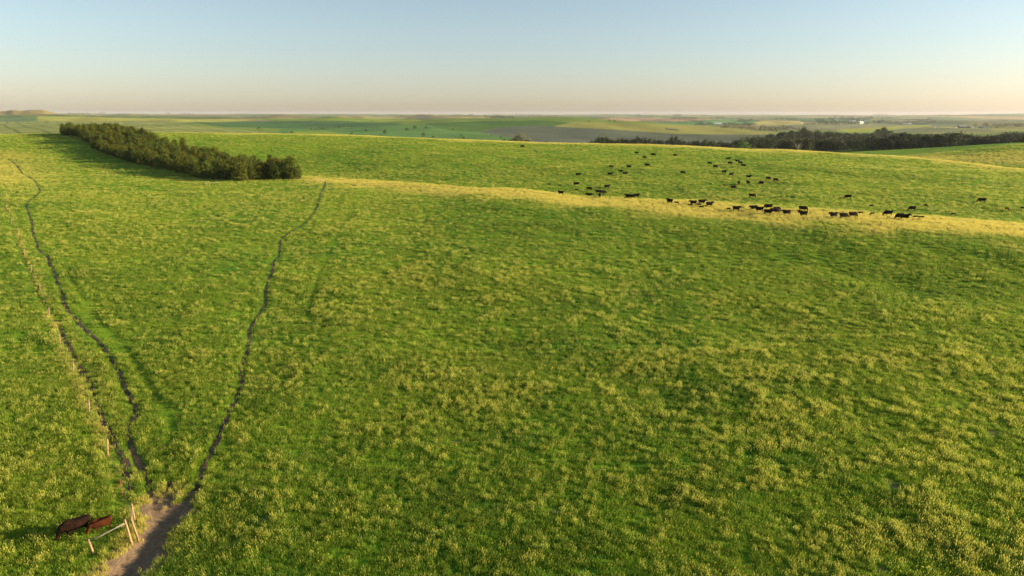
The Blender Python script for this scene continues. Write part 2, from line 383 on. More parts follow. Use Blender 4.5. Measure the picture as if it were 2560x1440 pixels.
def simple(name, col, rough=.8, var=.25, scale=3.0, metal=0.0, coord='Object'):
    m, nt, b = new_mat(name)
    t = N(nt, "ShaderNodeTexCoord"); n = noise(nt, t.outputs[coord], scale, 4)
    c = mixc(nt, ramp(nt, n, .3, .7), [x * (1 - var) for x in col], [min(1, x * (1 + var)) for x in col])
    nt.links.new(c, b.inputs["Base Color"]); b.inputs["Roughness"].default_value = rough; b.inputs["Metallic"].default_value = metal
    return m

def pasture_colour(nt):
    """green to straw mottling of the sward, by place"""
    g = N(nt, "ShaderNodeNewGeometry"); p = g.outputs["Position"]
    big = noise(nt, p, 0.035, 3, .5); mid = noise(nt, p, 0.16, 4, .6, .6); sml = noise(nt, p, 0.55, 4, .65, .5)
    deep, leaf, olive = (.068, .195, .017), (.140, .290, .018), (.195, .305, .022)
    c = mixc(nt, ramp(nt, mid, .38, .56), deep, leaf)
    c = mixc(nt, ramp(nt, big, .40, .66), c, olive)
    c = mixc(nt, math_(nt, 'MULTIPLY', ramp(nt, sml, .52, .68), .4), c, (.26, .31, .03))
    return c, p, mid, sml

def grass_mat():
    m, nt, b = new_mat("meadow_grass")
    c, p, mid, sml = pasture_colour(nt)
    at = N(nt, "ShaderNodeAttribute", attribute_name="tip"); ht = N(nt, "ShaderNodeAttribute", attribute_name="head")
    oi = N(nt, "ShaderNodeObjectInfo")
    rp = N(nt, "ShaderNodeAttribute", attribute_name="ripe_lit", attribute_type='INSTANCER')
    c = mixc(nt, ramp(nt, oi.outputs["Random"], 0, 1), c, mixc(nt, .5, c, (.16, .24, .02)))
    c = mixc(nt, math_(nt, 'MULTIPLY', at.outputs["Fac"], .35), c, (.27, .37, .035))
    c = mixc(nt, math_(nt, 'MULTIPLY', rp.outputs["Fac"], .85), c, (.60, .52, .13))  # straw yellow of seed grass plus painted sunlight on ridges and hollow bank
    c = mixc(nt, math_(nt, 'MULTIPLY', ht.outputs["Fac"], .78), c, (.64, .60, .13))
    nt.links.new(c, b.inputs["Base Color"]); b.inputs["Roughness"].default_value = .55
    tr = N(nt, "ShaderNodeBsdfTranslucent"); nt.links.new(c, tr.inputs[0])
    mx = N(nt, "ShaderNodeMixShader"); mx.inputs[0].default_value = .45
    nt.links.new(b.outputs[0], mx.inputs[1]); nt.links.new(tr.outputs[0], mx.inputs[2])
    nt.links.new(mx.outputs[0], nt.nodes["Material Output"].inputs[0]); return m

def ground_mat():
    m, nt, b = new_mat("land")
    c, p, mid, sml = pasture_colour(nt)
    fa = N(nt, "ShaderNodeAttribute", attribute_name="field"); ma = N(nt, "ShaderNodeAttribute", attribute_name="masks")
    sp = N(nt, "ShaderNodeSeparateColor"); nt.links.new(ma.outputs["Color"], sp.inputs[0])
    dirt, ripe_lit, past = sp.outputs[0], sp.outputs[1], sp.outputs[2]; tram = ma.outputs["Alpha"]
    c = mixc(nt, ripe_lit, c, (.52, .46, .11))  # same seed-grass yellow with the sunlit look painted in
    # farmed land beyond
    n1 = noise(nt, p, 0.012, 4, .6); n2 = noise(nt, p, 0.08, 4, .65)
    f = mixc(nt, ramp(nt, n1, .35, .68), mixc(nt, 1.0, fa.outputs["Color"], (1.1, 1.08, .98), 'MULTIPLY'), mixc(nt, 1.0, fa.outputs["Color"], (1.65, 1.5, 1.25), 'MULTIPLY'))
    f = mixc(nt, math_(nt, 'MULTIPLY', ramp(nt, n2, .42, .7), .5), f, mixc(nt, 1.0, f, (.72, .75, .7), 'MULTIPLY'))
    xy = N(nt, "ShaderNodeSeparateXYZ"); nt.links.new(p, xy.inputs[0])
    q = math_(nt, 'ADD', math_(nt, 'MULTIPLY', xy.outputs[0], .8 / 24), math_(nt, 'MULTIPLY', xy.outputs[1], .6 / 24))
    q = math_(nt, 'LESS_THAN', math_(nt, 'FRACT', q), .16)
    f = mixc(nt, math_(nt, 'MULTIPLY', math_(nt, 'MULTIPLY', q, tram), .8), f, mixc(nt, 1.0, f, (.45, .55, .5), 'MULTIPLY'))
    c = mixc(nt, past, f, c)
    # bare soil
    s1 = noise(nt, p, 2.2, 5, .7); s2 = noise(nt, p, 9, 4, .7)
    soil = mixc(nt, ramp(nt, s1, .35, .7), (.18, .13, .085), (.29, .21, .14))
    soil = mixc(nt, math_(nt, 'MULTIPLY', ramp(nt, s2, .5, .75), .45), soil, (.10, .075, .05))
    c = mixc(nt, dirt, c, soil)
    nt.links.new(c, b.inputs["Base Color"]); b.inputs["Roughness"].default_value = .95; b.inputs["Specular IOR Level"].default_value = .05
    bp = N(nt, "ShaderNodeBump"); bp.inputs["Strength"].default_value = .55; bp.inputs["Distance"].default_value = .35
    nt.links.new(noise(nt, p, 2.6, 6, .75), bp.inputs["Height"]); nt.links.new(bp.outputs[0], b.inputs["Normal"])
    return m
M_GRASS, M_GROUND = grass_mat(), ground_mat()
M_SOIL = None
def soil_mat():
    m, nt, b = new_mat("trodden_soil")
    g = N(nt, "ShaderNodeNewGeometry"); p = g.outputs["Position"]
    c = mixc(nt, ramp(nt, noise(nt, p, 2.5, 5, .7), .35, .7), (.050, .036, .026), (.115, .082, .056))
    c = mixc(nt, math_(nt, 'MULTIPLY', ramp(nt, noise(nt, p, .8, 3), .5, .68), .5), c, (.06, .09, .02))
    nt.links.new(c, b.inputs["Base Color"]); b.inputs["Roughness"].default_value = .95
    bp = N(nt, "ShaderNodeBump"); bp.inputs["Distance"].default_value = .06
    nt.links.new(noise(nt, p, 6, 4, .7), bp.inputs["Height"]); nt.links.new(bp.outputs[0], b.inputs["Normal"]); return m
M_SOIL = soil_mat()

# ------------------------------------------------------------------ the land, one sheet to the horizon
V = np.stack([XG, YG, ZG], -1).reshape(-1, 3)
idx = np.arange(NT * NS).reshape(NT, NS)
Q = np.stack([idx[:-1, :-1], idx[:-1, 1:], idx[1:, 1:], idx[1:, :-1]], -1).reshape(-1)
me = np_mesh("pasture_ground", V, Q, np.full(len(Q) // 4, 4), M_GROUND, smooth=True)
def col_attr(me, name, arr4):
    a = me.color_attributes.new(name, 'FLOAT_COLOR', 'POINT'); a.data.foreach_set("color", arr4.astype(np.float32).ravel())
col_attr(me, "field", np.concatenate([FIELD.reshape(-1, 3), np.ones((NT * NS, 1))], 1))
col_attr(me, "masks", np.stack([DIRT, RIPE_LIT * .8, PAST, TRAM], -1).reshape(-1, 4))
tag(link("ground", me), "rolling green pasture and patchwork of farm fields reaching the horizon", kind="structure")

# cattle trails: narrow trodden beds
def ribbon(P, w0, seed):
    d = np.gradient(P, axis=0); d /= np.linalg.norm(d, axis=1)[:, None] + 1e-9; n = np.c_[-d[:, 1], d[:, 0]]
    t = np.arange(len(P)) * .5
    w = w0 * (0.65 + 0.9 * fbm(t / 4.0, t * 0, 3, seed)); off = (fbm(t / 2.2, t * 0 + 5, 2, seed + 4) - .5) * .25
    rows = []
    for k, f in enumerate((-1.0, -.45, .1, .55, 1.0)):
        jit = (vnoise(t / .7, t * 0 + k, seed + 9) - .5) * .16 * w0 / .5
        q = P + n * ((f * w / 2) + off + jit)[:, None]
        rows.append(np.c_[q, h(q[:, 0], q[:, 1]) + (0.035 if abs(f) < 1 else 0.02)])
    V = np.stack(rows, 1); n_ = len(P); ix = np.arange(n_ * 5).reshape(n_, 5)
    Q = np.stack([ix[:-1, :-1], ix[1:, :-1], ix[1:, 1:], ix[:-1, 1:]], -1).reshape(-1)
    return np_mesh("trail_bed", V.reshape(-1, 3), Q, np.full(len(Q) // 4, 4), M_SOIL, True)
for k, (P, w, lab) in enumerate([(P1, .44, "dark winding cattle trail on the left beside the fence line"), (P2, .46, "thin dark cattle trail hugging the fence posts"),
                                 (P3, .42, "dark winding cattle trail climbing to the gate by the tree belt"), (P4, .45, "short dark trail spur above the bare hollow")]):
    tag(link("cattle_trail", ribbon(P, w, 100 + k)), lab, kind="structure")

# ------------------------------------------------------------------ grass tufts
def tuft(name, n, rad, hgt, wid, headp, seed, lean=.5):
    r = np.random.default_rng(seed); V = []; Lp = []; sz = []; tip = []; head = []
    for i in range(n):
        a = r.uniform(0, 2 * math.pi); q = rad * math.sqrt(r.uniform()); bx, by = q * math.cos(a), q * math.sin(a)
        d = r.uniform(0, 2 * math.pi); hh = hgt * r.uniform(.55, 1.15); ln = hh * lean * r.uniform(.2, 1.0); lx, ly = math.cos(d) * ln, math.sin(d) * ln
        o = r.uniform(0, math.pi); w = wid * r.uniform(.7, 1.3); wx, wy = math.cos(o) * w, math.sin(o) * w
        k = len(V)
        V += [(bx - wx, by - wy, -.05), (bx + wx, by + wy, -.05), (bx + lx * .35 + wx * .8, by + ly * .35 + wy * .8, hh * .6), (bx + lx * .35 - wx * .8, by + ly * .35 - wy * .8, hh * .6), (bx + lx, by + ly, hh)]
        Lp += [k, k + 1, k + 2, k + 3, k + 3, k + 2, k + 4]; sz += [4, 3]; tip += [0, 0, .6, .6, 1]; head += [0] * 5
        if r.uniform() < headp:
            k = len(V); tx, ty = bx + lx, by + ly; s = wid * 2.0
            V += [(tx - wx * 1.2, ty - wy * 1.2, hh * .95), (tx + wx * 1.2, ty + wy * 1.2, hh * .95), (tx + lx * .25 + wx * .8, ty + ly * .25 + wy * .8, hh * 1.2), (tx + lx * .25 - wx * .8, ty + ly * .25 - wy * .8, hh * 1.2)]
            Lp += [k, k + 1, k + 2, k + 3]; sz += [4]; tip += [1] * 4; head += [1] * 4
    me = np_mesh(name, V, Lp, sz, M_GRASS)
    for nm, arr in (("tip", tip), ("head", head)):
        a = me.attributes.new(nm, 'FLOAT', 'POINT'); a.data.foreach_set("value", np.array(arr, np.float32))
    return bpy.data.objects.new(name, me)
TUFTS = [tuft("grass_tuft", 38, .34, .26, .013, .06, 1), tuft("grass_tuft", 38, .34, .31, .012, .14, 2), tuft("grass_tuft", 30, .32, .23, .016, .03, 3, .9),
         tuft("seeding_tuft", 34, .30, .34, .011, .55, 4, .4), tuft("seeding_tuft", 28, .26, .38, .011, .7, 5, .35)]

def scatter():
    out = []
    # bands of depth: (y0, y1, density per m2, size)
    for (a, b, dens, size) in [(24, 45, 14, .74), (45, 70, 10, .86), (70, 105, 5.2, 1.1), (105, 150, 3.0, 1.3), (150, 215, 1.7, 1.6), (215, 300, .95, 2.0), (300, 480, .55, 2.3)]:
        n = int((b - a) * (b + a) * 1.02 * dens + (b - a) * 48 * dens)
        Y = np.sqrt(rng.uniform(a * a, b * b, n)); X = rng.uniform(-1.02, 1.02, n) * (Y + 24)
        out.append(np.c_[X, Y, np.full(n, size)])
    P = np.vstack(out)
    s = P[:, 0] / P[:, 1]; cr = np.interp(s, S, rail_Y[3])
    keep = (P[:, 1] < cr * 1.08) | ((s > .42) & (P[:, 1] < np.interp(s, S, rail_Y[5]) * 1.03))
    P = P[keep]
    keep = np.ones(len(P), bool); XY = P[:, :2]
    near = P[:, 1] < 330
    for Q, w in ((P1, .46), (P2, .42), (P3, .45), (P4, .40)):
        bb = near & (XY[:, 0] > Q[:, 0].min() - 2) & (XY[:, 0] < Q[:, 0].max() + 2) & (XY[:, 1] > Q[:, 1].min() - 2) & (XY[:, 1] < Q[:, 1].max() + 2)
        i = np.nonzero(bb)[0]; d = seg_dist(XY[i], Q)
        jit = rng.uniform(-.12, .22, len(i))
        # grass stands between the eye and the bed, so the near side is left a little wider
        keep[i] &= d + jit > w * (.55 + P[i, 2] * .45)
    size = np.ones(len(P))
    for Q in FAINT:
        bb = near & (XY[:, 0] > Q[:, 0].min() - 2) & (XY[:, 0] < Q[:, 0].max() + 2) & (XY[:, 1] > Q[:, 1].min() - 2) & (XY[:, 1] < Q[:, 1].max() + 2)
        i = np.nonzero(bb)[0]; d = seg_dist(XY[i], Q); size[i] *= np.where(d < .45, .45, 1)
    i = np.nonzero(P[:, 1] < 110)[0]; bm_ = bare_mask(XY[i]); keep[i] &= rng.uniform(0, 1, len(i)) > np.minimum(bm_ * 1.1, .985)
    size[i] *= 1 - .55 * np.clip(bm_ * 1.5, 0, 1)
    P, size = P[keep], size[keep]; X, Y = P[:, 0], P[:, 1]; XY = P[:, :2]
    cl = fbm(X / 4.2, Y / 4.2, 3, 71); c2 = fbm(X / 1.6, Y / 1.6, 2, 72); big = fbm(X / 22, Y / 22, 3, 73)
    rp = ripe_glow(X, Y)
    blob = sstep(.60, .66, fbm(X / 1.5, Y / 1.5, 3, 81) * .8 + cl * .2); blob2 = sstep(.56, .64, fbm(X / 4.5, Y / 4.5, 3, 82))
    seedp = np.maximum(blob * .80, blob2 * .28) * (.35 + .65 * sstep(.35, .6, big)) + rp * .5 + .05 + .16 * sstep(120, 200, Y)
    ra = np.interp(X / Y, S, rail_Y[0]); seedp = seedp * (1 - .55 * sstep(ra * .62, ra * .76, Y) * (1 - sstep(ra * .93, ra * 1.0, Y)) * sstep(-.3, 0, X / Y))
    dry_lit = np.zeros(len(P)); j = np.nonzero((Y < 60) & (X < 0))[0]; dj = poly_sdf(np.c_[X[j], Y[j]], HOLLOW); hc = np.array([ground(425, 1280)[:2], ground(320, 1436)[:2]]); side = X[j] - np.interp(Y[j], [hc[1, 1], hc[0, 1]], [hc[1, 0], hc[0, 0]])
    dry_lit[j] = (1 - sstep(.2, 1.6, dj + rng.uniform(-.5, .5, len(j)))) * np.where(side < 0, .9, .25)  # straw tufts round the hollow; left bank's sunlight is put into their colour
    j = np.nonzero((X < -8) & (Y < 210))[0]; df = seg_dist(XY[j], FLINE); dry_lit[j] = np.maximum(dry_lit[j], np.where((df < .55) & (rng.uniform(0, 1, len(j)) < .7), .6, 0)); d2 = seg_dist(XY[j], FL2); dry_lit[j] = np.maximum(dry_lit[j], np.where((d2 < .9) & (rng.uniform(0, 1, len(j)) < .6), .28, 0))
    isseed = rng.uniform(0, 1, len(P)) < seedp
    kind = np.where(isseed, rng.integers(3, 5, len(P)), rng.integers(0, 3, len(P)))
    sc = P[:, 2] * size * (0.72 + 0.62 * fbm(X / 3, Y / 3, 3, 74)) * rng.uniform(.8, 1.2, len(P))
    zs = size * (0.75 + .6 * fbm(X / 5, Y / 5, 3, 75)) * np.where(P[:, 1] > 100, .95, 1.0)
    for q, rr in ((ground(190, 1340), 1.5), (ground(250, 1330), 1.1)):      # grazed and trampled round the two near cattle
        zs = np.where(np.hypot(X - q[0], Y - q[1]) < rr, zs * .55, zs)
    Z = h(X, Y)
    me = bpy.data.meshes.new("meadow_grass"); me.vertices.add(len(P)); me.vertices.foreach_set("co", np.c_[X, Y, Z].astype(np.float32).ravel())
    for nm, arr, ty in (("kind_index", kind, 'INT'), ("ripe_lit", np.clip(rp + isseed * np.where(Y > 130, .4, .15) * rng.uniform(0, 1, len(P)) + dry_lit, 0, 1), 'FLOAT'), ("turn", rng.uniform(0, 6.283, len(P)), 'FLOAT')):
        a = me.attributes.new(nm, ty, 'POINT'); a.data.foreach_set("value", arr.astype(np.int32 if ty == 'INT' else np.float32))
    a = me.attributes.new("size", 'FLOAT_VECTOR', 'POINT'); a.data.foreach_set("vector", np.c_[sc, sc, zs].astype(np.float32).ravel())
    print("tufts", len(P))
    o = tag(link("meadow_grass", me), "tall green meadow grass with pale yellow seed heads covering the pasture", "grass", kind="stuff")
    ng = bpy.data.node_groups.new("grass_scatter", 'GeometryNodeTree')
    ng.interface.new_socket(name="Geometry", in_out='INPUT', socket_type='NodeSocketGeometry'); ng.interface.new_socket(name="Geometry", in_out='OUTPUT', socket_type='NodeSocketGeometry')
    gi, go = ng.nodes.new("NodeGroupInput"), ng.nodes.new("NodeGroupOutput")
    ip = ng.nodes.new("GeometryNodeInstanceOnPoints"); jn = ng.nodes.new("GeometryNodeJoinGeometry")
    for t in reversed(TUFTS):
        oi = ng.nodes.new("GeometryNodeObjectInfo"); oi.inputs["Object"].default_value = t; oi.inputs["As Instance"].default_value = True
        ng.links.new(oi.outputs["Geometry"], jn.inputs[0])
    def na(nm, ty):
        n = ng.nodes.new("GeometryNodeInputNamedAttribute"); n.data_type = ty; n.inputs["Name"].default_value = nm; return n.outputs["Attribute"]
    mp = ng.nodes.new("GeometryNodeMeshToPoints")
    ng.links.new(gi.outputs[0], mp.inputs[0]); ng.links.new(mp.outputs[0], ip.inputs["Points"]); ng.links.new(jn.outputs[0], ip.inputs["Instance"])
    ip.inputs["Pick Instance"].default_value = True; ng.links.new(na("kind_index", 'INT'), ip.inputs["Instance Index"])
    cx_ = ng.nodes.new("ShaderNodeCombineXYZ"); ng.links.new(na("turn", 'FLOAT'), cx_.inputs[2]); ng.links.new(cx_.outputs[0], ip.inputs["Rotation"])
    ng.links.new(na("size", 'FLOAT_VECTOR'), ip.inputs["Scale"]); ng.links.new(ip.outputs[0], go.inputs[0])
    md = o.modifiers.new("scatter", 'NODES'); md.node_group = ng
scatter()

# ------------------------------------------------------------------ trees
def leaf_mat(name, a, b_, c_, trans=.25):
    m, nt, b = new_mat(name)
    g = N(nt, "ShaderNodeNewGeometry"); oi = N(nt, "ShaderNodeObjectInfo")
    n = noise(nt, g.outputs["Position"], .55, 3)
    c = mixc(nt, ramp(nt, n, .35, .65), a, b_)
    c = mixc(nt, math_(nt, 'MULTIPLY', oi.outputs["Random"], .55), c, c_)
    nt.links.new(c, b.inputs["Base Color"]); b.inputs["Roughness"].default_value = .7
    tr = N(nt, "ShaderNodeBsdfTranslucent"); nt.links.new(c, tr.inputs[0])
    mx = N(nt, "ShaderNodeMixShader"); mx.inputs[0].default_value = trans
    nt.links.new(b.outputs[0], mx.inputs[1]); nt.links.new(tr.outputs[0], mx.inputs[2]); nt.links.new(mx.outputs[0], nt.nodes["Material Output"].inputs[0]); return m
M_CEDAR = leaf_mat("juniper_foliage", (.036, .066, .006), (.135, .130, .009), (.060, .112, .012))
M_CEDAR_Y = leaf_mat("yellow_juniper_foliage", (.085, .115, .010), (.135, .14, .012), (.10, .14, .015))
M_WOOD = leaf_mat("woodland_foliage", (.030, .050, .020), (.055, .078, .028), (.070, .080, .032), .15)
M_BUSH = leaf_mat("shrub_foliage", (.09, .16, .03), (.13, .21, .04), (.11, .17, .04))
M_PALE = leaf_mat("pale_foliage", (.17, .19, .09), (.22, .23, .12), (.2, .2, .12))
M_BARK = simple("bark", (.16, .12, .09), .9, .3, 4)
M_DEAD = simple("dead_wood", (.36, .32, .28), .85, .2, 3)

def limb_loft(bm, pts, rad, seg=6):
    """tapered tube through pts"""
    prev = None
    for i, p in enumerate(pts):
        p = Vector(p)
        d = (Vector(pts[min(i + 1, len(pts) - 1)]) - Vector(pts[max(i - 1, 0)])).normalized()
        x = d.orthogonal().normalized(); 
        if abs(d.z) < .99: x = d.cross(Vector((0, 0, 1))).normalized()
        else: x = Vector((1, 0, 0))
        y = d.cross(x).normalized(); r = rad[i]
        ring = [bm.verts.new(p + (x * math.cos(t) + y * math.sin(t)) * r) for t in [2 * math.pi * k / seg for k in range(seg)]]
        if prev:
            for k in range(seg): bm.faces.new((prev[k], prev[(k + 1) % seg], ring[(k + 1) % seg], ring[k]))
        else: bm.faces.new(list(reversed(ring)))
        prev = ring
    bm.faces.new(prev)

def crown(name, H, W, shape, nclump, nleaf, leaf, mat, seed, z0=0.0, up=.0, spray=False):
    """many leaf-sized faces in clumps; shape(t) gives the radius fraction at height fraction t"""
    r = np.random.default_rng(seed); V = []
    lob = r.uniform(-.3, .3, 6)
    for i in range(nclump):
        t = r.uniform(0, 1) ** .9; a = r.uniform(0, 2 * math.pi)
        rr = W / 2 * shape(t) * (1 + lob[int(a / (2 * math.pi) * 6) % 6] * .8) * r.uniform(.45, 1.05)
        cx_, cy, cz = rr * math.cos(a), rr * math.sin(a), z0 + t * (H - z0)
        cs = W * r.uniform(.07, .15)
        n = nleaf
        out = np.array([math.cos(a), math.sin(a), up]); out /= np.linalg.norm(out)
        c = np.array([cx_, cy, cz]) + r.normal(0, 1, (n, 3)) * cs * np.array([1, 1, .8]) * (.7 if spray else 1)
        if spray: c += out * (r.uniform(-1.0, 1.3, n) * cs * 1.2)[:, None]
        d = out + r.normal(0, .55, (n, 3)); d /= np.linalg.norm(d, axis=1)[:, None]
        q = r.normal(0, 1, (n, 3)); q -= (q * d).sum(1)[:, None] * d; q /= np.linalg.norm(q, axis=1)[:, None]
        l = leaf * r.uniform(.6, 1.3, n)[:, None]
        V.append(np.stack([c - q * l * .38, c + q * l * .38, c + d * l * 1.25], 1))
    V = np.concatenate(V).reshape(-1, 3); V[:, 2] = np.maximum(V[:, 2], .05)
    return np_mesh(name, V, np.arange(len(V)), np.full(len(V) // 3, 3), mat)

def trunk_mesh(name, H, r0, seed, nlimb=5, W=3, mat=None):
    r = random.Random(seed); bm = bmesh.new()
    pts = [(r.uniform(-.03, .03) * H * k / 4, r.uniform(-.03, .03) * H * k / 4, -.3 + (H * .85 + .3) * k / 4) for k in range(5)]
    limb_loft(bm, pts, [r0, r0 * .8, r0 * .6, r0 * .4, r0 * .12])
    for i in range(nlimb):
        t = r.uniform(.2, .75); a = r.uniform(0, 6.28); z = t * H * .85; l = W * .36 * (1.1 - t)
        limb_loft(bm, [(0, 0, z), (math.cos(a) * l * .5, math.sin(a) * l * .5, z + l * .25), (math.cos(a) * l, math.sin(a) * l, z + l * .6)], [r0 * .4, r0 * .25, r0 * .08], 5)
    return bm_mesh(name, bm, mat or M_BARK, True)

cone = lambda t: (1 - t) ** .75 * (.55 + .45 * min(1, t * 5))
egg = lambda t: math.sqrt(max(0, 1 - (2 * t - .85) ** 2 / 1.4)) if t < .95 else .25
bush = lambda t: math.sqrt(max(0.02, 1 - t * t))
spread = lambda t: math.sin(math.pi * min(1, t * .92 + .08)) ** .7

CEDARS = [(crown("juniper_crown", 6.2, 4.6, cone, 95, 30, .34, M_CEDAR, 201, .1, 1.7, True), trunk_mesh("juniper_trunk", 5.4, .16, 1)),
          (crown("juniper_crown", 5.8, 5.2, egg, 95, 30, .34, M_CEDAR, 202, .1, 1.6, True), trunk_mesh("juniper_trunk", 4.9, .18, 2)),
          (crown("juniper_crown", 6.8, 4.4, cone, 95, 30, .34, M_CEDAR, 203, .1, 1.9, True), trunk_mesh("juniper_trunk", 6.0, .15, 3)),
          (crown("juniper_crown", 5.2, 5.6, egg, 90, 30, .36, M_CEDAR, 204, .1, 1.5, True), trunk_mesh("juniper_trunk", 4.2, .2, 4)),
          (crown("juniper_crown", 6.2, 5.4, cone, 105, 28, .34, M_CEDAR_Y, 205, .1, 1.8, True), trunk_mesh("juniper_trunk", 5.2, .18, 5))]

def put_tree(name, parts, loc, sc, rz, label, cat, group=None):
    e = empty(name, loc, rz); e.scale = sc; tag(e, label, cat, group)
    for nm, m in parts: link(nm, m, e)
    return e

FRONT = [(156, 337), (200, 343), (244, 372), (281, 388), (315, 400), (375, 416), (437, 428), (500, 444), (531, 449), (628, 452), (738, 449)]
BACK = [(190, 334), (232, 334), (270, 334), (300, 336), (335, 345), (385, 364), (447, 384), (520, 402), (590, 416), (660, 432), (735, 446)]
FW = np.array([ground(*p)[:2] for p in FRONT]); BW = np.array([ground(*p)[:2] for p in BACK])
print("belt", FW.round(0).tolist(), BW.round(0).tolist())
def along(P, t):
    d = np.r_[0, np.cumsum(np.linalg.norm(np.diff(P, axis=0), axis=1))]; d /= d[-1]
    return np.array([np.interp(t, d, P[:, 0]), np.interp(t, d, P[:, 1])])
rs = random.Random(5)
BELT_N, BELT_ROWS = 56, 5
nt_ = 0
for i in range(BELT_N):
    for w in range(BELT_ROWS):
        t = (i + rs.uniform(-.35, .35)) / (BELT_N - 1); t = min(max(t, 0), 1)
        p = along(FW, t) * (1 - w / (BELT_ROWS - 1)) + along(BW, t) * (w / (BELT_ROWS - 1)) + np.array([rs.uniform(-.9, .9), rs.uniform(-.9, .9)])
        if i == BELT_N - 1 and w > 1: continue
        k = rs.choice([0, 1, 1, 2, 3, 3]) if rs.random() > .07 else 4
        lab = "dark olive juniper packed into the long tree belt on the left"; g = "junipers of the long tree belt"
        if k == 4: lab = "yellowish juniper standing out paler in the long tree belt"; g = "yellowish junipers of the long tree belt"
        s = rs.uniform(.70, 1.0)
        if i == BELT_N - 1 and w == 0: lab, g, k, s = "round dark juniper at the right end of the long tree belt", None, 1, 1.12
        elif i == 0 and w == 0: lab, g, k = "jagged dark juniper at the far left tip of the tree belt", None, 2
        put_tree("juniper_tree", (("crown", CEDARS[k][0]), ("trunk", CEDARS[k][1])), (p[0], p[1], float(h(p[0], p[1]))), (s, s, s * rs.uniform(.8, 1.25)), rs.uniform(0, 6.28), lab, "tree", g); nt_ += 1
x, y, z = ground(606, 453)
put_tree("juniper_tree", (("crown", CEDARS[4][0]), ("trunk", CEDARS[4][1])), (x, y, z), (1.15, 1.15, .95), 1, "bright yellow-green juniper bulging from the front of the tree belt", "tree")
print("belt trees", nt_ + 1)

# woodland right, trees beyond
FORE = []
for k in range(6):
    H, W, sh = [(11, 10, spread), (12, 9, egg), (10, 11, spread), (13, 9, cone), (9, 10, bush), (12, 11, spread)][k]
    c = crown("woodland_tree", H, W, sh, 80, 16, .85, M_WOOD, 300 + k, H * .12, .4)
    bm = bmesh.new(); bm.from_mesh(c); n0 = len(bm.faces)
    limb_loft(bm, [(0, 0, -1), (.1, 0, H * .3), (0, .1, H * .7)], [.35, .28, .1]); limb_loft(bm, [(0, 0, H * .3), (W * .2, W * .1, H * .6)], [.18, .05]); limb_loft(bm, [(0, 0, H * .35), (-W * .2, W * .1, H * .65)], [.18, .05])
    for f in list(bm.faces)[n0:]: f.material_index = 1
    bm.to_mesh(c); bm.free(); c.materials.append(M_BARK); FORE.append((c, H, W))
def small_tree(name, H, W, sh, mat, seed, n=26, nl=10, leaf=.6):
    c = crown(name, H, W, sh, n, nl, leaf, mat, seed, H * .06, .4)
    bm = bmesh.new(); bm.from_mesh(c); n0 = len(bm.faces); limb_loft(bm, [(0, 0, -1), (0, 0, H * .6)], [H * .03, H * .01], 5)
    for f in list(bm.faces)[n0:]: f.material_index = 1
    bm.to_mesh(c); bm.free(); c.materials.append(M_BARK); return c, H, W
FARS = [small_tree("far_tree", 8, 8, spread, M_WOOD, 401), small_tree("far_tree", 8, 7, cone, M_WOOD, 402), small_tree("far_tree", 7, 9, bush, M_WOOD, 403)]
SHRUB = [small_tree("shrub", 4, 5, bush, M_WOOD, 411, 40, 12, .42), small_tree("shrub", 5, 4.4, cone, M_WOOD, 412, 40, 12, .42)]
BUSHES = [small_tree("bush", 3.2, 5, bush, M_BUSH, 421, 40, 14, .42), small_tree("bush", 2.6, 6, bush, M_BUSH, 422, 40, 14, .42)]
PALES = [small_tree("pale_tree", 6, 5.5, spread, M_PALE, 431, 60, 14, .35)]

def put(mesh3, X, Y, height, width, name, label, cat="tree", group=None, z=None):
    m, H, W = mesh3; o = link(name, m, loc=(X, Y, float(h(X, Y)) if z is None else z)); o.scale = (width / W, width / W, height / H)
    o.rotation_euler = (0, 0, rs.uniform(0, 6.28)); return tag(o, label, cat, group)
def px_size(px_len, Y, Z=-30): return px_len / FPX * (Y * cP - Z * sP)

toplim = lambda px: np.interp(px, [1840, 1870, 1910, 1960, 2000, 2100, 2170, 2215, 2240, 2300, 2370, 2420, 2480, 2520, 2560, 2700], [353, 347, 339, 328, 324, 329, 333, 327, 332, 336, 333, 339, 341, 333, 333, 333])
nf = 0
rowsY = [610, 655, 705, 760, 820, 885, 955, 1035, 1125, 1215]
for r_i, Yr in enumerate(rowsY):
    px = 1838 + rs.uniform(0, 15) + max(0, 3 - r_i) * 4
    while px < 2600:
        Y = Yr * rs.uniform(.975, 1.025); X = col_x(px, Y)
        step = rs.uniform(20, 29); 
        s_ = X / Y
        if px > 2040 and Y < np.interp(s_, S, rail_Y[5]) * 1.06: px += step; continue
        m = FORE[rs.randrange(6)]; hh = rs.uniform(9, 14.5); z = float(h(X, Y))
        tp = proj(X, Y, z + hh)[1]; lim = toplim(px) + rs.uniform(0, 6)
        if tp < lim: hh -= (lim - tp) / FPX * Y * 1.02
        if hh > 4.5 and nf < 292:
            put(m, X, Y, hh, min(px_size(step * 1.28, Y), 15), "woodland_tree", "dark green tree packed into the dense woodland below the ridge", "tree", "trees of the dense dark woodland"); nf += 1
        px += step
print("forest", nf)
# taller loose crowns breaking the wood's skyline
for (px, top, w) in [(2009, 321, 12), (2194, 325, 14), (2207, 321, 12)]:
    Y = 950
    while Y < 2300 and proj(col_x(px, Y), Y, float(h(col_x(px, Y), Y)) + 14)[1] > top: Y += 20
    X = col_x(px, Y); put(FORE[(px * 7) % 3 * 2], X, Y, 14, px_size(w * 1.3, Y), "tall_tree", "tall loose crown rising above the dark woodland skyline", "tree", "tall crowns above the woodland")
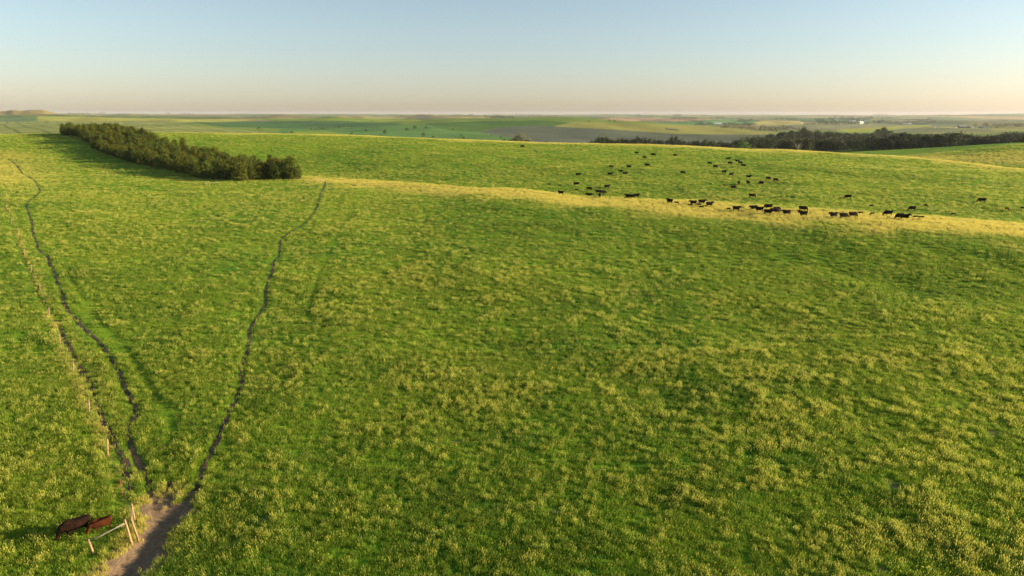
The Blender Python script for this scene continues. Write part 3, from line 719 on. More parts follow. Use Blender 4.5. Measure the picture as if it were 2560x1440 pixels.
# bright bushes in front of the wood, row of tops behind the ridge
for (px, Y, top, w, m, lab, g) in [(1860, 470, 358, 36, 0, "bright green bush at the left foot of the dark woodland", None)]:
    X = col_x(px, Y); z = float(h(X, Y)); put(BUSHES[m], X, Y, max(2.5, at_depth(px, top, Y)[2] - z), px_size(w, Y), "bush", lab, "bush")
for k, (px, top, w) in enumerate([(2100, 377, 26), (2124, 374, 24), (2146, 371, 26), (2168, 371, 24), (2188, 370, 22), (2210, 369, 24), (2232, 370, 20), (2075, 380, 22), (2052, 381, 20)]):
    Y = 612 if px > 2080 else 560; X = col_x(px, Y); Yc = max(Y, float(np.interp(X / Y, S, rail_Y[5])) * 1.06); X = col_x(px, Yc); z = float(h(X, Yc))
    put(BUSHES[k % 2], X, Yc, max(1.6, at_depth(px, top, Yc)[2] - z), px_size(w * 1.15, Yc), "bush", "light green bush along the foot of the dark woodland", "bush", "light green bushes below the woodland")
ROWTOPS = [(1478, 355), (1490, 353), (1497, 347), (1505, 346), (1514, 346), (1524, 350), (1534, 353), (1545, 350), (1556, 350), (1566, 351), (1577, 352), (1584, 349), (1592, 344), (1603, 349), (1613, 350), (1623, 350), (1634, 352), (1645, 352), (1655, 354), (1667, 352), (1677, 347), (1688, 345), (1697, 352), (1708, 355), (1720, 357), (1731, 355), (1742, 355), (1753, 357), (1762, 352), (1774, 354), (1783, 356), (1796, 356), (1806, 358), (1817, 359), (1829, 360), (1840, 355)]
for k, (px, top) in enumerate(ROWTOPS):
    Y = 640 + (k % 3) * 14; X = col_x(px, Y); z = float(h(X, Y)); hh = at_depth(px, top, Y)[2] - z
    put(FORE[(k * 5) % 6] if hh > 6 else FARS[k % 3], X, Y, hh, px_size(17, Y), "hedgerow_tree", "dark tree whose top shows over the far ridge left of the woodland", "tree", "tree tops in a row behind the ridge")
# grove behind the ridge crest
for (px, top, Y, w, m, lab) in [(1283, 347, 478, 26, SHRUB[0], "low dark bush at the left of the small ridge grove"), (1295, 340, 482, 26, SHRUB[1], "dark rounded tree in the middle of the small ridge grove"),
                                (1306, 335, 488, 24, PALES[0], "pale grey-green tree, tallest of the small ridge grove"), (1319, 350, 480, 20, SHRUB[0], "low dark bush at the right of the small ridge grove")]:
    X = col_x(px, Y); put(m, X, Y, at_depth(px, top, Y)[2] - float(h(X, Y)), px_size(w, Y), "grove_tree", lab, "tree")
def bare_tree(name, H, seed, label, X, Y, z, spread_=.5):
    r = random.Random(seed); bt = bmesh.new(); bb = bmesh.new()
    limb_loft(bt, [(0, 0, -.4), (.15, 0, H * .18), (-.05, .1, H * .36), (.2, 0, H * .55)], [H * .035, H * .03, H * .022, H * .012], 7)
    def br(p, d, l, rad, dep):
        p2 = Vector(p) + d * l * .5 + Vector((r.uniform(-.1, .1), r.uniform(-.1, .1), .05)) * l; p3 = Vector(p) + d * l + Vector((0, 0, l * .12))
        limb_loft(bb, [p, p2, p3], [rad, rad * .75, rad * .45], 5)
        if dep:
            for q in (p2, p3, p3):
                nd = (d + Vector((r.uniform(-.8, .8), r.uniform(-.8, .8), r.uniform(-.2, .7)))).normalized(); br(q, nd, l * r.uniform(.5, .7), rad * .5, dep - 1)
    for k in range(9):
        a = k * 2.4; zz = H * (.2 + .38 * k / 9)
        br((0.05, 0, zz), Vector((math.cos(a) * .9, math.sin(a) * .9, .55)).normalized(), H * .27, H * .014, 2)
    e = empty(name, (X, Y, z)); tag(e, label, "tree"); link("trunk", bm_mesh("dead_trunk", bt, M_DEAD, True), e); link("branches", bm_mesh("dead_branches", bb, M_DEAD, True), e)
Y = 405; X = col_x(1994, Y); z = float(h(X, Y)); bare_tree("dead_tree", at_depth(1994, 353, Y)[2] - z, 3, "pale leafless dead tree standing before the dark woodland", X, Y, z)
Y = 484; X = col_x(1324, Y); z = float(h(X, Y)); bare_tree("dead_tree", at_depth(1324, 342, Y)[2] - z, 8, "pale bare tree at the right edge of the small ridge grove", X, Y, z)

for px, py, hp, sd, lab in [(331, 401, 13, 21, "pale dead limbs poking from the tree belt's lower left edge"), (352, 408, 12, 22, "pale forked dead shrub at the front edge of the tree belt"), (420, 424, 11, 23, "thin grey dead shrub along the belt's front, right of the forked one"), (250, 375, 10, 24, "small grey dead shrub near the far end of the tree belt")]:
    X, Y, z = ground(px, py); bare_tree("dead_shrub", px_size(hp, Y), sd, lab, X, Y, z)
# lone junipers on the green slope
LONE = [(871, 322, 3, 3), (880, 322, 3, 3), (915, 329, 5, 7), (880, 336, 4, 6), (963, 336, 10, 10), (951, 336, 2, 3), (1018, 328, 6, 10), (1037, 323, 8, 9), (1065, 322, 6, 7), (1072, 322, 3, 5), (1059, 342, 9, 11),
        (1083, 345, 4, 7), (1132, 325, 3, 7), (1153, 341, 5, 6), (1158, 351, 7, 9), (1229, 339, 3, 3), (1252, 347, 4, 7), (1261, 353, 5, 7), (1030, 335, 2, 2), (1059, 326, 2.5, 2.5), (730, 334, 5, 8), (1367, 357.0, 3, 5)]
LL = ["tiny dark juniper, left of a pair near the brown hedge end", "tiny dark juniper, right of a pair near the brown hedge end", "small rounded juniper left of the tallest lone one", "low juniper just above the yellow ridge, leftmost on the green slope",
      "tallest pointed lone juniper left on the green slope", "tiny juniper at the foot of the tallest lone one", "wide low juniper just left of the pointed upper one", "pointed juniper highest on the green slope", "larger juniper of the upper right pair",
      "smaller juniper of the upper right pair", "broad cone juniper low in the middle of the green slope", "small juniper right below the broad cone one", "flat low juniper alone at the upper right of the slope", "small juniper above the lower right one",
      "rounded juniper just above the yellow ridge, left of the grove", "tiny juniper at the edge of the grey field", "small flat juniper up left of the grove", "small juniper close left of the ridge grove", "tiny juniper speck between the cones", "tiny juniper speck under the upper pair",
      "low juniper far left behind the yellow ridge", "low juniper on the ridge right of the grove"]
for (px, py, hp, wp), lab in zip(LONE, LL):
    X, Y, z = ground(px, py, 500 if px < 1340 else 400); put(SHRUB[1 if hp >= wp * .8 else 0], X, Y, px_size(hp * 1.1, Y), px_size(wp * 1.05, Y), "lone_juniper", lab, "juniper", "lone junipers on the green slope")
def row(px0, py0, px1, py1, n, hp, wp, name, label, group, ymin=600, jit=.25, m=None):
    for k in range(n):
        t = (k + .5) / n + rs.uniform(-jit, jit) / n; px = px0 + (px1 - px0) * t; py = py0 + (py1 - py0) * t
        X, Y, z = ground(px, py + rs.uniform(-.3, .3), ymin)
        s = rs.uniform(.65, 1.2)
        put((m or FARS)[rs.randrange(len(m or FARS))], X, Y, px_size(hp * s * 1.25, Y), px_size(wp * s * 1.15, Y), name, label, "tree", group)
row(776, 326, 860, 321, 13, 4.5, 8, "hedge_shrub", "brown green shrub in the hedge below the dark field", "shrubs of the brown hedge", 700)
X, Y, z = ground(649, 331, 600); put(FARS[0], X, Y, px_size(14, Y), px_size(12, Y), "field_tree", "single upright tree at the edge of the pale wheat field", "tree")
X, Y, z = ground(1523, 306, 1400); put(FARS[0], X, Y, px_size(7, Y), px_size(6, Y), "field_tree", "slimmer of two trees by the pink field", "tree")
X, Y, z = ground(1535, 306, 1400); put(FARS[2], X, Y, px_size(6, Y), px_size(8, Y), "field_tree", "rounder of two trees by the pink field", "tree")
X, Y, z = ground(1472, 306, 1300); put(FARS[2], X, Y, px_size(3.5, Y), px_size(6, Y), "field_tree", "low tree on the crest left of the pink field", "tree")
X, Y, z = ground(1524, 294.5, 2500); put(FARS[2], X, Y, px_size(3, Y), px_size(6, Y), "field_tree", "small round tree above the pink field", "tree")
far_rows = [(168, 285.5, 225, 285.5, 10, 2.5, 6, "left skyline"), (248, 285, 262, 285, 3, 3, 6, "left skyline knob"), (455, 285.5, 485, 285.5, 5, 3, 7, "middle left skyline"), (415, 286, 425, 286, 2, 3, 5, "skyline near the belt"),
            (352, 296, 378, 296, 5, 2, 6, "grey slope above the belt"), (1062, 289, 1075, 289, 2, 3, 6, "middle skyline"), (1160, 291.5, 1198, 291.5, 7, 4, 7, "middle far plain"), (1212, 297, 1282, 296, 13, 5.5, 8, "long windbreak of the middle plain"), (1288, 291, 1292, 291, 1, 4, 3, "middle plain"),
            (1318, 294, 1400, 291, 10, 3, 8, "right of middle plain"), (1590, 290.5, 1605, 290.5, 3, 3.5, 6, "skyline above the pink field"), (1684, 291, 1702, 291, 5, 4, 6, "far plain above the pink field"), (1758, 292, 1782, 291, 5, 3.5, 7, "far plain right of the pink field"),
            (1680, 297.5, 1770, 298.5, 14, 3.5, 7, "tree line on the pink field's edge"), (1775, 298, 1815, 295.5, 6, 4, 9, "round trees beyond the green field"), (1697, 306.5, 1720, 306.5, 6, 2, 6, "low hedge in the green field"),
            (1843, 304.5, 1882, 306, 8, 6, 8, "dark clump right of the green field"), (1885, 305, 1906, 305, 4, 3, 7, "yard trees by the pale field"), (1735, 314, 1760, 313, 5, 5, 8, "yard left of the white shed"), (1766, 313, 1780, 313, 3, 5, 6, "yard beside the white shed"),
            (1806, 316, 1888, 316, 15, 6.5, 9, "dark windbreak right of the white shed"), (1800, 320.5, 1945, 329, 22, 5, 10, "creek line beyond the tan field"), (1905, 325, 2000, 327, 12, 8, 13, "creek wood behind the woodland"), (1935, 299, 1990, 300, 8, 4, 9, "scattered trees left of the grain farm"),
            (2036, 303, 2090, 302.5, 9, 7, 10, "left grove behind the grain farm"), (2096, 303, 2180, 301.5, 13, 7, 10, "right grove behind the grain farm"), (2042, 311, 2140, 311, 17, 7, 9, "front grove of the grain farm"), (2008, 311.5, 2040, 311, 6, 2.5, 7, "dark hedge left of the grain farm"),
            (2158, 312, 2172, 311, 3, 5, 7, "trees right of the golden shed"), (2180, 307, 2290, 311, 17, 5, 9, "tree line right of the silos"), (2200, 299, 2230, 297, 5, 4, 8, "slope above the silos"), (2185, 289.5, 2218, 289.5, 7, 3, 6, "right skyline"), (2236, 289.5, 2242, 289.5, 1, 3, 6, "right skyline dot"),
            (2310, 308, 2340, 307, 4, 4, 8, "hedge beyond the right farm"), (2390, 318.5, 2396, 318.5, 1, 5, 6, "left end of the right farm"), (2432, 320, 2440, 320, 2, 7, 7, "middle of the right farm"), (2454, 320, 2472, 320, 4, 9, 8, "right side of the right farm"),
            (2478, 321, 2560, 316, 18, 8, 9, "dark tree line running right from the farm"), (2300, 290.5, 2420, 291, 8, 2, 7, "far right plain"), (2260, 302, 2330, 300, 8, 3, 9, "right far slope"), (650, 288.5, 690, 288.5, 4, 1.5, 7, "far hill left of middle"), (2560, 315, 2640, 312, 6, 8, 9, "outer right tree line")]
for (a, b, c, d, n, hp, wp, where) in far_rows:
    row(a, b, c, d, n, hp, wp, "far_tree", "tiny dark tree of the " + where, "far trees: " + where, 1500 if b > 300 else 2400)

# ------------------------------------------------------------------ farm buildings
M_WHITE = simple("white_metal", (.75, .76, .78), .5, .06, .1); M_CREAM = simple("cream_wall", (.72, .62, .42), .7, .08, .1); M_GREY = simple("grey_roof", (.33, .36, .42), .5, .1, .1)
M_STEEL = simple("galvanised_steel", (.75, .75, .76), .22, .05, .2, 1.0); M_RED = simple("red_brown_wall", (.45, .2, .14), .8, .1, .1); M_DARK = simple("dark_opening", (.05, .05, .05), .9, .1, .1)
def box(bm, x0, x1, y0, y1, z0, z1):
    v = [bm.verts.new(p) for p in [(x0, y0, z0), (x1, y0, z0), (x1, y1, z0), (x0, y1, z0), (x0, y0, z1), (x1, y0, z1), (x1, y1, z1), (x0, y1, z1)]]
    for f in [(0, 3, 2, 1), (4, 5, 6, 7), (0, 1, 5, 4), (1, 2, 6, 5), (2, 3, 7, 6), (3, 0, 4, 7)]: bm.faces.new([v[i] for i in f])
def shed(px, py, wpx, hpx, label, wall, roof, yaw, name="farm_shed", cat="shed", ymin=1400, depth=.45, doors=2):
    X, Y, z = ground(px, py, ymin); L_ = px_size(wpx, Y) / max(.35, abs(math.cos(yaw))) ; H = px_size(hpx, Y); D = max(L_ * depth, 8); D = min(D, 22); ew = H * .68
    e = empty(name, (X, Y, z), yaw); tag(e, label, cat)
    bm = bmesh.new(); l, d = L_ / 2, D / 2
    v = [bm.verts.new(p) for p in [(-l, -d, -2), (-l, d, -2), (-l, d, ew), (-l, 0, H - .15), (-l, -d, ew), (l, -d, -2), (l, d, -2), (l, d, ew), (l, 0, H - .15), (l, -d, ew)]]
    for f in [(0, 1, 2, 3, 4), (9, 8, 7, 6, 5), (0, 4, 9, 5), (1, 6, 7, 2), (2, 7, 8, 3), (3, 8, 9, 4)]: bm.faces.new([v[i] for i in f])
    link("wall", bm_mesh("shed_wall", bm, wall), e)
    bm = bmesh.new()
    for s in (-1, 1):
        o = .6; a = [(-l - o, s * (d + o), ew - .3), (l + o, s * (d + o), ew - .3), (l + o, 0, H), (-l - o, 0, H)]
        q = [bm.verts.new(p) for p in a] + [bm.verts.new((p[0], p[1], p[2] + .35)) for p in a]
        for f in [(0, 1, 2, 3), (4, 5, 6, 7), (0, 1, 5, 4), (1, 2, 6, 5), (3, 0, 4, 7)]: bm.faces.new([q[i] for i in f])
    link("roof", bm_mesh("shed_roof", bm, roof), e)
    for k in range(doors):
        bm = bmesh.new(); c = -l + L_ * (k + .5) / doors; box(bm, c - L_ * .07, c + L_ * .07, -d - .12, -d + .1, 0, ew * .75); link("door", bm_mesh("shed_door", bm, M_DARK), e)
def silo(px, py, hpx, wpx, label, ymin=2000, group=None):
    X, Y, z = ground(px, py, ymin); H = px_size(hpx, Y); r = px_size(wpx, Y) / 2
    e = empty("grain_bin", (X, Y, z)); tag(e, label, "grain bin", group)
    bm = bmesh.new(); rings = []; n = 24
    for zz, rr in [(-2, r), (H * .25, r), (H * .25, r * 1.02), (H * .5, r), (H * .5, r * 1.02), (H * .78, r)]: rings.append([bm.verts.new((rr * math.cos(6.2832 * k / n), rr * math.sin(6.2832 * k / n), zz)) for k in range(n)])
    for a, b in zip(rings, rings[1:]):
        for k in range(n): bm.faces.new((a[k], a[(k + 1) % n], b[(k + 1) % n], b[k]))
    link("wall", bm_mesh("bin_wall", bm, M_STEEL, True), e)
    bm = bmesh.new(); a = [bm.verts.new((r * 1.05 * math.cos(6.2832 * k / n), r * 1.05 * math.sin(6.2832 * k / n), H * .77)) for k in range(n)]; t = [bm.verts.new((r * .12 * math.cos(6.2832 * k / n), r * .12 * math.sin(6.2832 * k / n), H)) for k in range(n)]
    for k in range(n): bm.faces.new((a[k], a[(k + 1) % n], t[(k + 1) % n], t[k]))
    bm.faces.new(t); link("roof", bm_mesh("bin_roof", bm, M_STEEL, True), e)
shed(1795, 311.5, 20, 4, "long white shed with grey roof beside the dark windbreak", M_WHITE, M_WHITE, R(4), doors=3)
shed(1762, 312, 8, 3, "small grey shed left of the long white shed", M_GREY, M_GREY, R(-8), doors=1)
shed(1888, 305, 6, 2.5, "small white house beside the pale far field", M_WHITE, M_GREY, R(10), "farm_house", "house", 2000, doors=1)
shed(2151, 309.5, 14, 6, "large golden lit shed of the grain farm", M_CREAM, M_WHITE, R(38), ymin=2200)
shed(2131, 303.5, 14, 3, "bluish roofed shed behind the golden shed", M_WHITE, M_GREY, R(8), ymin=2200)
shed(2165, 304.5, 7, 5, "tall pale grey building right of the golden shed", M_WHITE, M_WHITE, R(-12), "farm_building", "building", 2200, doors=1)
shed(2099, 309.8, 7, 2.6, "low tan shed left of the golden shed", M_CREAM, M_GREY, R(12), ymin=2200, doors=1)
shed(2004, 309.5, 6, 2.2, "small pinkish shed at the left end of the dark hedge", M_CREAM, M_CREAM, R(20), ymin=2000, doors=1)
shed(2262, 309.8, 10, 3, "low tan roofed house right of the grain bins", M_CREAM, M_GREY, R(14), "farm_house", "house", 2000)
shed(2274, 310.5, 8, 2.6, "low white house at the right end of the grain farm", M_WHITE, M_WHITE, R(6), "farm_house", "house", 2000)
silo(2196, 306, 6, 4, "grey grain bin, leftmost of three", group="grain bins"); silo(2201, 306, 6.5, 4, "bright white grain bin, middle of three", group="grain bins"); silo(2207, 306, 7, 4.5, "tall grain bin catching the sun, rightmost of three", group="grain bins")
shed(2407, 319, 22, 4.2, "long dark open shed of the right hand farm", M_DARK, M_GREY, R(5), ymin=1500, depth=.3, doors=3)
silo(2421, 320, 6, 7, "round steel bin glinting orange in the low sun", ymin=1500)
shed(2431, 320, 4, 3, "tiny white house right of the glinting bin", M_WHITE, M_WHITE, R(10), "farm_house", "house", 1500, doors=1)
shed(2389, 320.3, 3.5, 2, "tiny white hut at the left end of the right farm", M_WHITE, M_WHITE, R(10), ymin=1500, doors=1)
shed(2336, 320.5, 3.5, 1.6, "white trailer alone in the field left of the right farm", M_WHITE, M_WHITE, R(5), "farm_trailer", "trailer", 1500, doors=1)
shed(2452, 320, 10, 3.6, "grey barn under trees of the right farm", M_GREY, M_GREY, R(-10), ymin=1500)
shed(2468, 320, 6, 4.5, "white gabled barn at the right of the farm", M_WHITE, M_WHITE, R(60), ymin=1500, doors=1)
shed(2230, 368, 14, 5, "pale tin roof half hidden at the edge of the dark woodland", M_WHITE, M_GREY, R(10), ymin=590, doors=1)
# long windbreak boards in the tan field
a = ground(1663, 323.5, 1000); b = ground(1696, 326.8, 1000)
e = empty("windbreak_fence", a); tag(e, "long grey board windbreak standing in the tan field", "fence")
bm = bmesh.new(); n = 30; d = Vector(b) - Vector(a)
for k in range(n):
    p = d * (k + .5) / n; q = float(h(a[0] + p.x, a[1] + p.y)) - a[2]; w = d.length / n * .42; box(bm, p.x - w, p.x + w, p.y - .1, p.y + .1, q + .2, q + px_size(2.6, a[1]))
link("panel", bm_mesh("windbreak_boards", bm, M_GREY), e)
for k in range(0, n + 1, 5):
    bm = bmesh.new(); p = d * k / n; q = float(h(a[0] + p.x, a[1] + p.y)) - a[2]; box(bm, p.x - .15, p.x + .15, p.y - .35, p.y - .12, q - .5, q + px_size(2.9, a[1])); link("post", bm_mesh("windbreak_post", bm, M_BARK), e)

# ------------------------------------------------------------------ fences and braces
M_POST = simple("weathered_post", (.31, .20, .12), .85, .25, 5); M_RAIL = simple("grey_rail", (.26, .23, .19), .85, .3, 6)
M_TPOST = simple("rusty_red_post", (.26, .08, .04), .7, .3, 5); M_WIRE = simple("fence_wire", (.12, .11, .10), .8, .1, 5)
def bark_tube(name, pts, rad, mat, parent, seg=10):
    bm = bmesh.new(); P = []; Rr = []; r = random.Random(hash(name) % 99 + len(COL.objects))
    for i in range(len(pts) - 1):
        for t in (0, .33, .66): P.append(Vector(pts[i]).lerp(Vector(pts[i + 1]), t) + Vector((r.uniform(-.008, .008), r.uniform(-.008, .008), 0))); Rr.append((rad[i] * (1 - t) + rad[i + 1] * t) * r.uniform(.93, 1.07))
    P.append(Vector(pts[-1])); Rr.append(rad[-1]); limb_loft(bm, P, Rr, seg)
    return link(name, bm_mesh(name, bm, mat, True), parent)
def top_at(base, px, py):
    """point above the base seen at pixel px,py at the base's depth: gives height and lean"""
    return at_depth(px, py, base[1])
def brace(posts, rails, label, r=.085, hmin=0, cat="fence brace", name="fence_brace"):
    B = [ground(*p[0]) for p in posts]; e = empty(name, B[0]); tag(e, label, cat); o = Vector(B[0]); T = []
    for b, p in zip(B, posts):
        t = top_at(b, *p[1]); t = Vector(t) - o; t.y += p[2] if len(p) > 2 else 0
        b_ = Vector(b) - o; T.append((b_, t)); dn = (t - b_).normalized()
        bark_tube("post", [b_ - dn * .35, t + dn * .06], [r * 1.05, r * .92], M_POST, e)
    for i, j, f in rails:
        a_ = T[i][1].lerp(T[i][0], f); b_ = T[j][1].lerp(T[j][0], f); bark_tube("rail", [a_, b_], [r * .62, r * .55], M_RAIL, e)
    return T, o
brace([((331, 1362), (312, 1301)), ((233, 1384), (221, 1351))], [(0, 1, .10)], "two post wooden brace with a slanting top rail in front of the cattle", .066)
brace([((347, 1355), (328, 1296)), ((337, 1303), (329, 1262))], [(0, 1, .06)], "wooden corner brace beside the bare hollow, running away from the camera", .066)
brace([((516, 464), (515, 454.5)), ((523, 466), (523, 456)), ((549, 465), (549, 455.5))], [(0, 1, .1), (1, 2, .1)], "pale three post rail brace in front of the tree belt", .11)
brace([((790, 458), (789, 448)), ((801, 456), (801, 447.5))], [(0, 1, .03)], "reddish wooden gate frame at the end of the right trail", .11)
b0 = ground(814, 462); e = empty("trail_post", b0); tag(e, "single dark post at the top of the right cattle trail", "post")
bark_tube("post", [(0, 0, -.3), (0, 0, 1.5)], [.1, .09], M_BARK, e)
FP = [((346, 1354), (328, 1296), 0), ((306, 1238), (301, 1202), 1), ((270, 1141), (268, 1098), 2), ((247, 1085), (254, 1060), 1), ((223, 1031), (222, 1006), 2), ((204, 986), (203, 963), 1), ((183, 931), (183, 907), 2), ((150, 860), (149, 836), 2), ((134, 821), (134, 801), 1),
      ((122, 790), (122, 769), 2), ((100, 729), (99, 710), 2), ((78, 682), (78, 661), 2), ((61, 640), (61, 622), 2), ((45, 596), (45, 581), 2), ((29, 560), (29, 545), 2), ((17, 526), (16, 511), 2), ((4, 494), (4, 482), 2), ((-12, 462), (-12, 451), 2)]
Bs = [ground(*p[0]) for p in FP]; e = empty("wire_fence", Bs[1]); o = Vector(Bs[1]); tag(e, "long wire fence of wood and rusty steel posts running up the left side", "fence")
tops = []
for b, p in zip(Bs, FP):
    t = Vector(top_at(b, *p[1])); hgt = max((t - Vector(b)).length, 1.15); dn = (t - Vector(b)).normalized(); b_ = Vector(b) - o; t = b_ + dn * hgt; tops.append((b_, t))
    if p[2] == 2: bark_tube("post", [b_ - dn * .3, t], [.06, .055], M_POST, e)
    elif p[2] == 1:
        bark_tube("steel_post", [b_ - dn * .3, t], [.026, .026], M_TPOST, e, 5)
for f in (.08, .35, .62):
    bm = bmesh.new(); limb_loft(bm, [t.lerp(b_, f) + Vector((.07, 0, 0)) for b_, t in tops], [.0028] * len(tops), 4); link("wire", bm_mesh("wire", bm, M_WIRE), e)

# ------------------------------------------------------------------ cattle
def coat(name, a, b_, rough=.95):
    m, nt, b = new_mat(name); t = N(nt, "ShaderNodeTexCoord")
    c = mixc(nt, ramp(nt, noise(nt, t.outputs["Object"], 2.0, 3), .35, .7), a, b_); nt.links.new(c, b.inputs["Base Color"]); b.inputs["Roughness"].default_value = rough; b.inputs["Specular IOR Level"].default_value = .08
    bp = N(nt, "ShaderNodeBump"); bp.inputs["Strength"].default_value = .3; bp.inputs["Distance"].default_value = .02; nt.links.new(noise(nt, t.outputs["Object"], 30, 3), bp.inputs["Height"]); nt.links.new(bp.outputs[0], b.inputs["Normal"]); return m
COATS = {'k': coat("black_coat", (.010, .008, .008), (.022, .015, .012)), 'b': coat("dark_brown_coat", (.010, .006, .005), (.032, .013, .007)), 'r': coat("red_brown_coat", (.042, .014, .006), (.095, .028, .010))}
def ell_loft(bm, secs, seg=14):
    """rings (centre x, y, z, half width, half height, tilt of ring about y)"""
    prev = None
    for (x, y, z, w, hh, tl) in secs:
        q = lambda v_: math.copysign(abs(v_) ** .72, v_)
        ring = [bm.verts.new((x - math.sin(tl) * hh * q(math.sin(a)), y + w * q(math.cos(a)), z + math.cos(tl) * hh * q(math.sin(a)))) for a in [2 * math.pi * k / seg for k in range(seg)]]
        if prev:
            for k in range(seg): bm.faces.new((prev[k], prev[(k + 1) % seg], ring[(k + 1) % seg], ring[k]))
        else: bm.faces.new(list(reversed(ring)))
        prev = ring
    bm.faces.new(prev)
def cow_mesh(name, pose, calf=False, seed=0):
    r = random.Random(seed); bm = bmesh.new(); lie = pose == 'lie'
    k = 1.0; belly = .40 if not calf else .27; wid = .33 if not calf else .21
    zc = .92 if not calf else .95; 
    if lie: zc = .42
    # trunk, rump at -x, chest at +x; the back line stays level
    tp = (1.36 if not lie else .86) if not calf else (1.22 if not lie else .74)
    def sec(x, w, top, bot): return (x, 0, (top + bot) / 2, w, (top - bot) / 2, 0)
    dp = .84 if not calf else .60
    ell_loft(bm, [sec(-.90, wid * .35, tp - .06, tp - .34), sec(-.86, wid * .78, tp - .01, tp - .50), sec(-.66, wid * 1.0, tp, tp - .70 * dp / .84), sec(-.38, wid * 1.05, tp - .02, tp - .80 * dp / .84), sec(-.05, wid * 1.15, tp - .03, tp - dp), sec(.25, wid * 1.1, tp - .01, tp - dp * 1.01), sec(.48, wid * .98, tp + .02, tp - dp * 1.02), sec(.68, wid * .82, tp - .02, tp - dp * .98), sec(.84, wid * .5, tp - .14, tp - dp * .86)])
    if pose == 'graze': nk = [(.52, 0, tp - .30), (.88, .02, tp - .46), (1.06, .03, tp - .72)]; hd = (1.08, .03, tp - .80); dirn = Vector((.40, .02, -.9))
    elif pose == 'walk': nk = [(.52, 0, tp - .28), (.86, 0, tp - .24), (1.04, 0, tp - .22)]; hd = (1.08, 0, tp - .20); dirn = Vector((.82, 0, -.56))
    elif pose == 'look': nk = [(.52, 0, tp - .26), (.80, -.06, tp - .16), (.92, -.15, tp - .06)]; hd = (.94, -.19, tp - .04); dirn = Vector((.35, -.85, -.42))
    else: nk = [(.52, 0, tp - .26), (.84, 0, tp - .17), (1.00, 0, tp - .09)]; hd = (1.02, 0, tp - .07); dirn = Vector((.80, 0, -.60))
    dirn.normalize(); hs = 1.15 if not calf else 1.05
    limb_loft(bm, nk, [.33 if not calf else .20, .26 if not calf else .155, .18 if not calf else .12], 12)
    hd = Vector(hd); side = dirn.cross(Vector((0, 0, 1))).normalized(); upv = side.cross(dirn).normalized()
    limb_loft(bm, [hd - dirn * .12, hd - dirn * .02, hd + dirn * .12, hd + dirn * .28, hd + dirn * .38, hd + dirn * .43], [.10 * hs, .145 * hs, .14 * hs, .105 * hs, .105 * hs, .07 * hs], 12)
    for s in (-1, 1):   # ears
        limb_loft(bm, [hd + side * s * .08, hd + side * s * .20 + upv * .03 - dirn * .04, hd + side * s * .30 - upv * .02 - dirn * .06], [.03, .055, .02], 6)
    # legs
    sw = {'walk': (.16, -.14, -.16, .14), 'graze': (.06, -.12, -.02, .08)}.get(pose, (.03, -.02, .02, -.05))
    if lie:
        for s in (-1, 1):
            limb_loft(bm, [(.52, s * .16, .36), (.80, s * .22, .14), (.52, s * .24, .08)], [.11, .06, .045], 8); limb_loft(bm, [(-.6, s * .18, .40), (-.25, s * .30, .20), (-.58, s * .30, .10), (-.35, s * .34, .06)], [.18, .11, .06, .045], 8)
    else:
        for s, f in ((-1, sw[0]), (1, sw[1])):
            y = s * (.17 if not calf else .12)
            limb_loft(bm, [(.50, y, zc - .02), (.50 + f * .2, y, zc - .34), (.50 + f * .55, y, .44), (.50 + f * .8 - max(0, -f) * .25, y, .14), (.52 + f, y, .05), (.56 + f, y, 0)], [.15, .105, .062, .044, .055, .06] if not calf else [.11, .08, .05, .036, .044, .048], 9)
        for s, f in ((-1, sw[2]), (1, sw[3])):
            y = s * (.17 if not calf else .12)
            limb_loft(bm, [(-.60, y, zc + .02), (-.52 + f * .2, y, zc - .26), (-.68 + f * .6, y, .50), (-.70 + f * .9, y, .20), (-.66 + f, y, .05), (-.62 + f, y, 0)], [.21, .155, .072, .048, .055, .06] if not calf else [.15, .11, .056, .038, .044, .048], 9)
    # tail
    limb_loft(bm, [(-.84, 0, tp - .04), (-.95, .01, tp - .16), (-.98, .02, tp * .6), (-.96, .04, max(.12, tp * .36)), (-.95, .04, max(.08, tp * .28))], [.035, .028, .022, .04, .02], 6)
    me = bm_mesh(name, bm); o = bpy.data.objects.new("t", me); COL.objects.link(o)
    md = o.modifiers.new("r", 'REMESH'); md.mode = 'VOXEL'; md.voxel_size = .028; sm = o.modifiers.new("s", 'SMOOTH'); sm.iterations = 4; sm.factor = .5
    dg = bpy.context.evaluated_depsgraph_get(); out = bpy.data.meshes.new_from_object(o.evaluated_get(dg)); out.name = name
    bpy.data.objects.remove(o); bpy.data.meshes.remove(me)
    out.polygons.foreach_set("use_smooth", np.ones(len(out.polygons), bool)); out.materials.clear(); out.materials.append(COATS['k']); return out
CM = {(p, c): cow_mesh(("calf_" if c else "cow_") + p, p, c) for p in ('stand', 'graze', 'walk', 'look', 'lie') for c in (False, True)}
GROUP = "cattle herd on the pasture"
def cow(px, py, lpx, face, pose, coatk, label, calf=False, size=None, sink=-.02):
    X, Y, z = ground(px, py)
    d = math.hypot(Y, z) ; real = lpx * d / FPX
    if size is None: size = min(max(real / 2.45, .96), 1.18) if not calf else min(max(real / 2.2, .58), .78)
    yaw = {'R': 0, 'L': math.pi, 'A': math.pi / 2, 'T': -math.pi / 2}[face] + rs.uniform(-.3, .3) if isinstance(face, str) else face
    o = link("calf" if calf else "cow", CM[(pose, calf)], loc=(X, Y, z - sink)); o.scale = (size * rs.uniform(.97, 1.05), size, size * rs.uniform(.97, 1.03)); o.rotation_euler = (0, 0, yaw)
    # follow the slope a little
    o.material_slots[0].link = 'OBJECT'; o.material_slots[0].material = COATS[coatk]
    tag(o, label, "calf" if calf else "cow", GROUP)
k, b_, r_ = 'k', 'b', 'r'
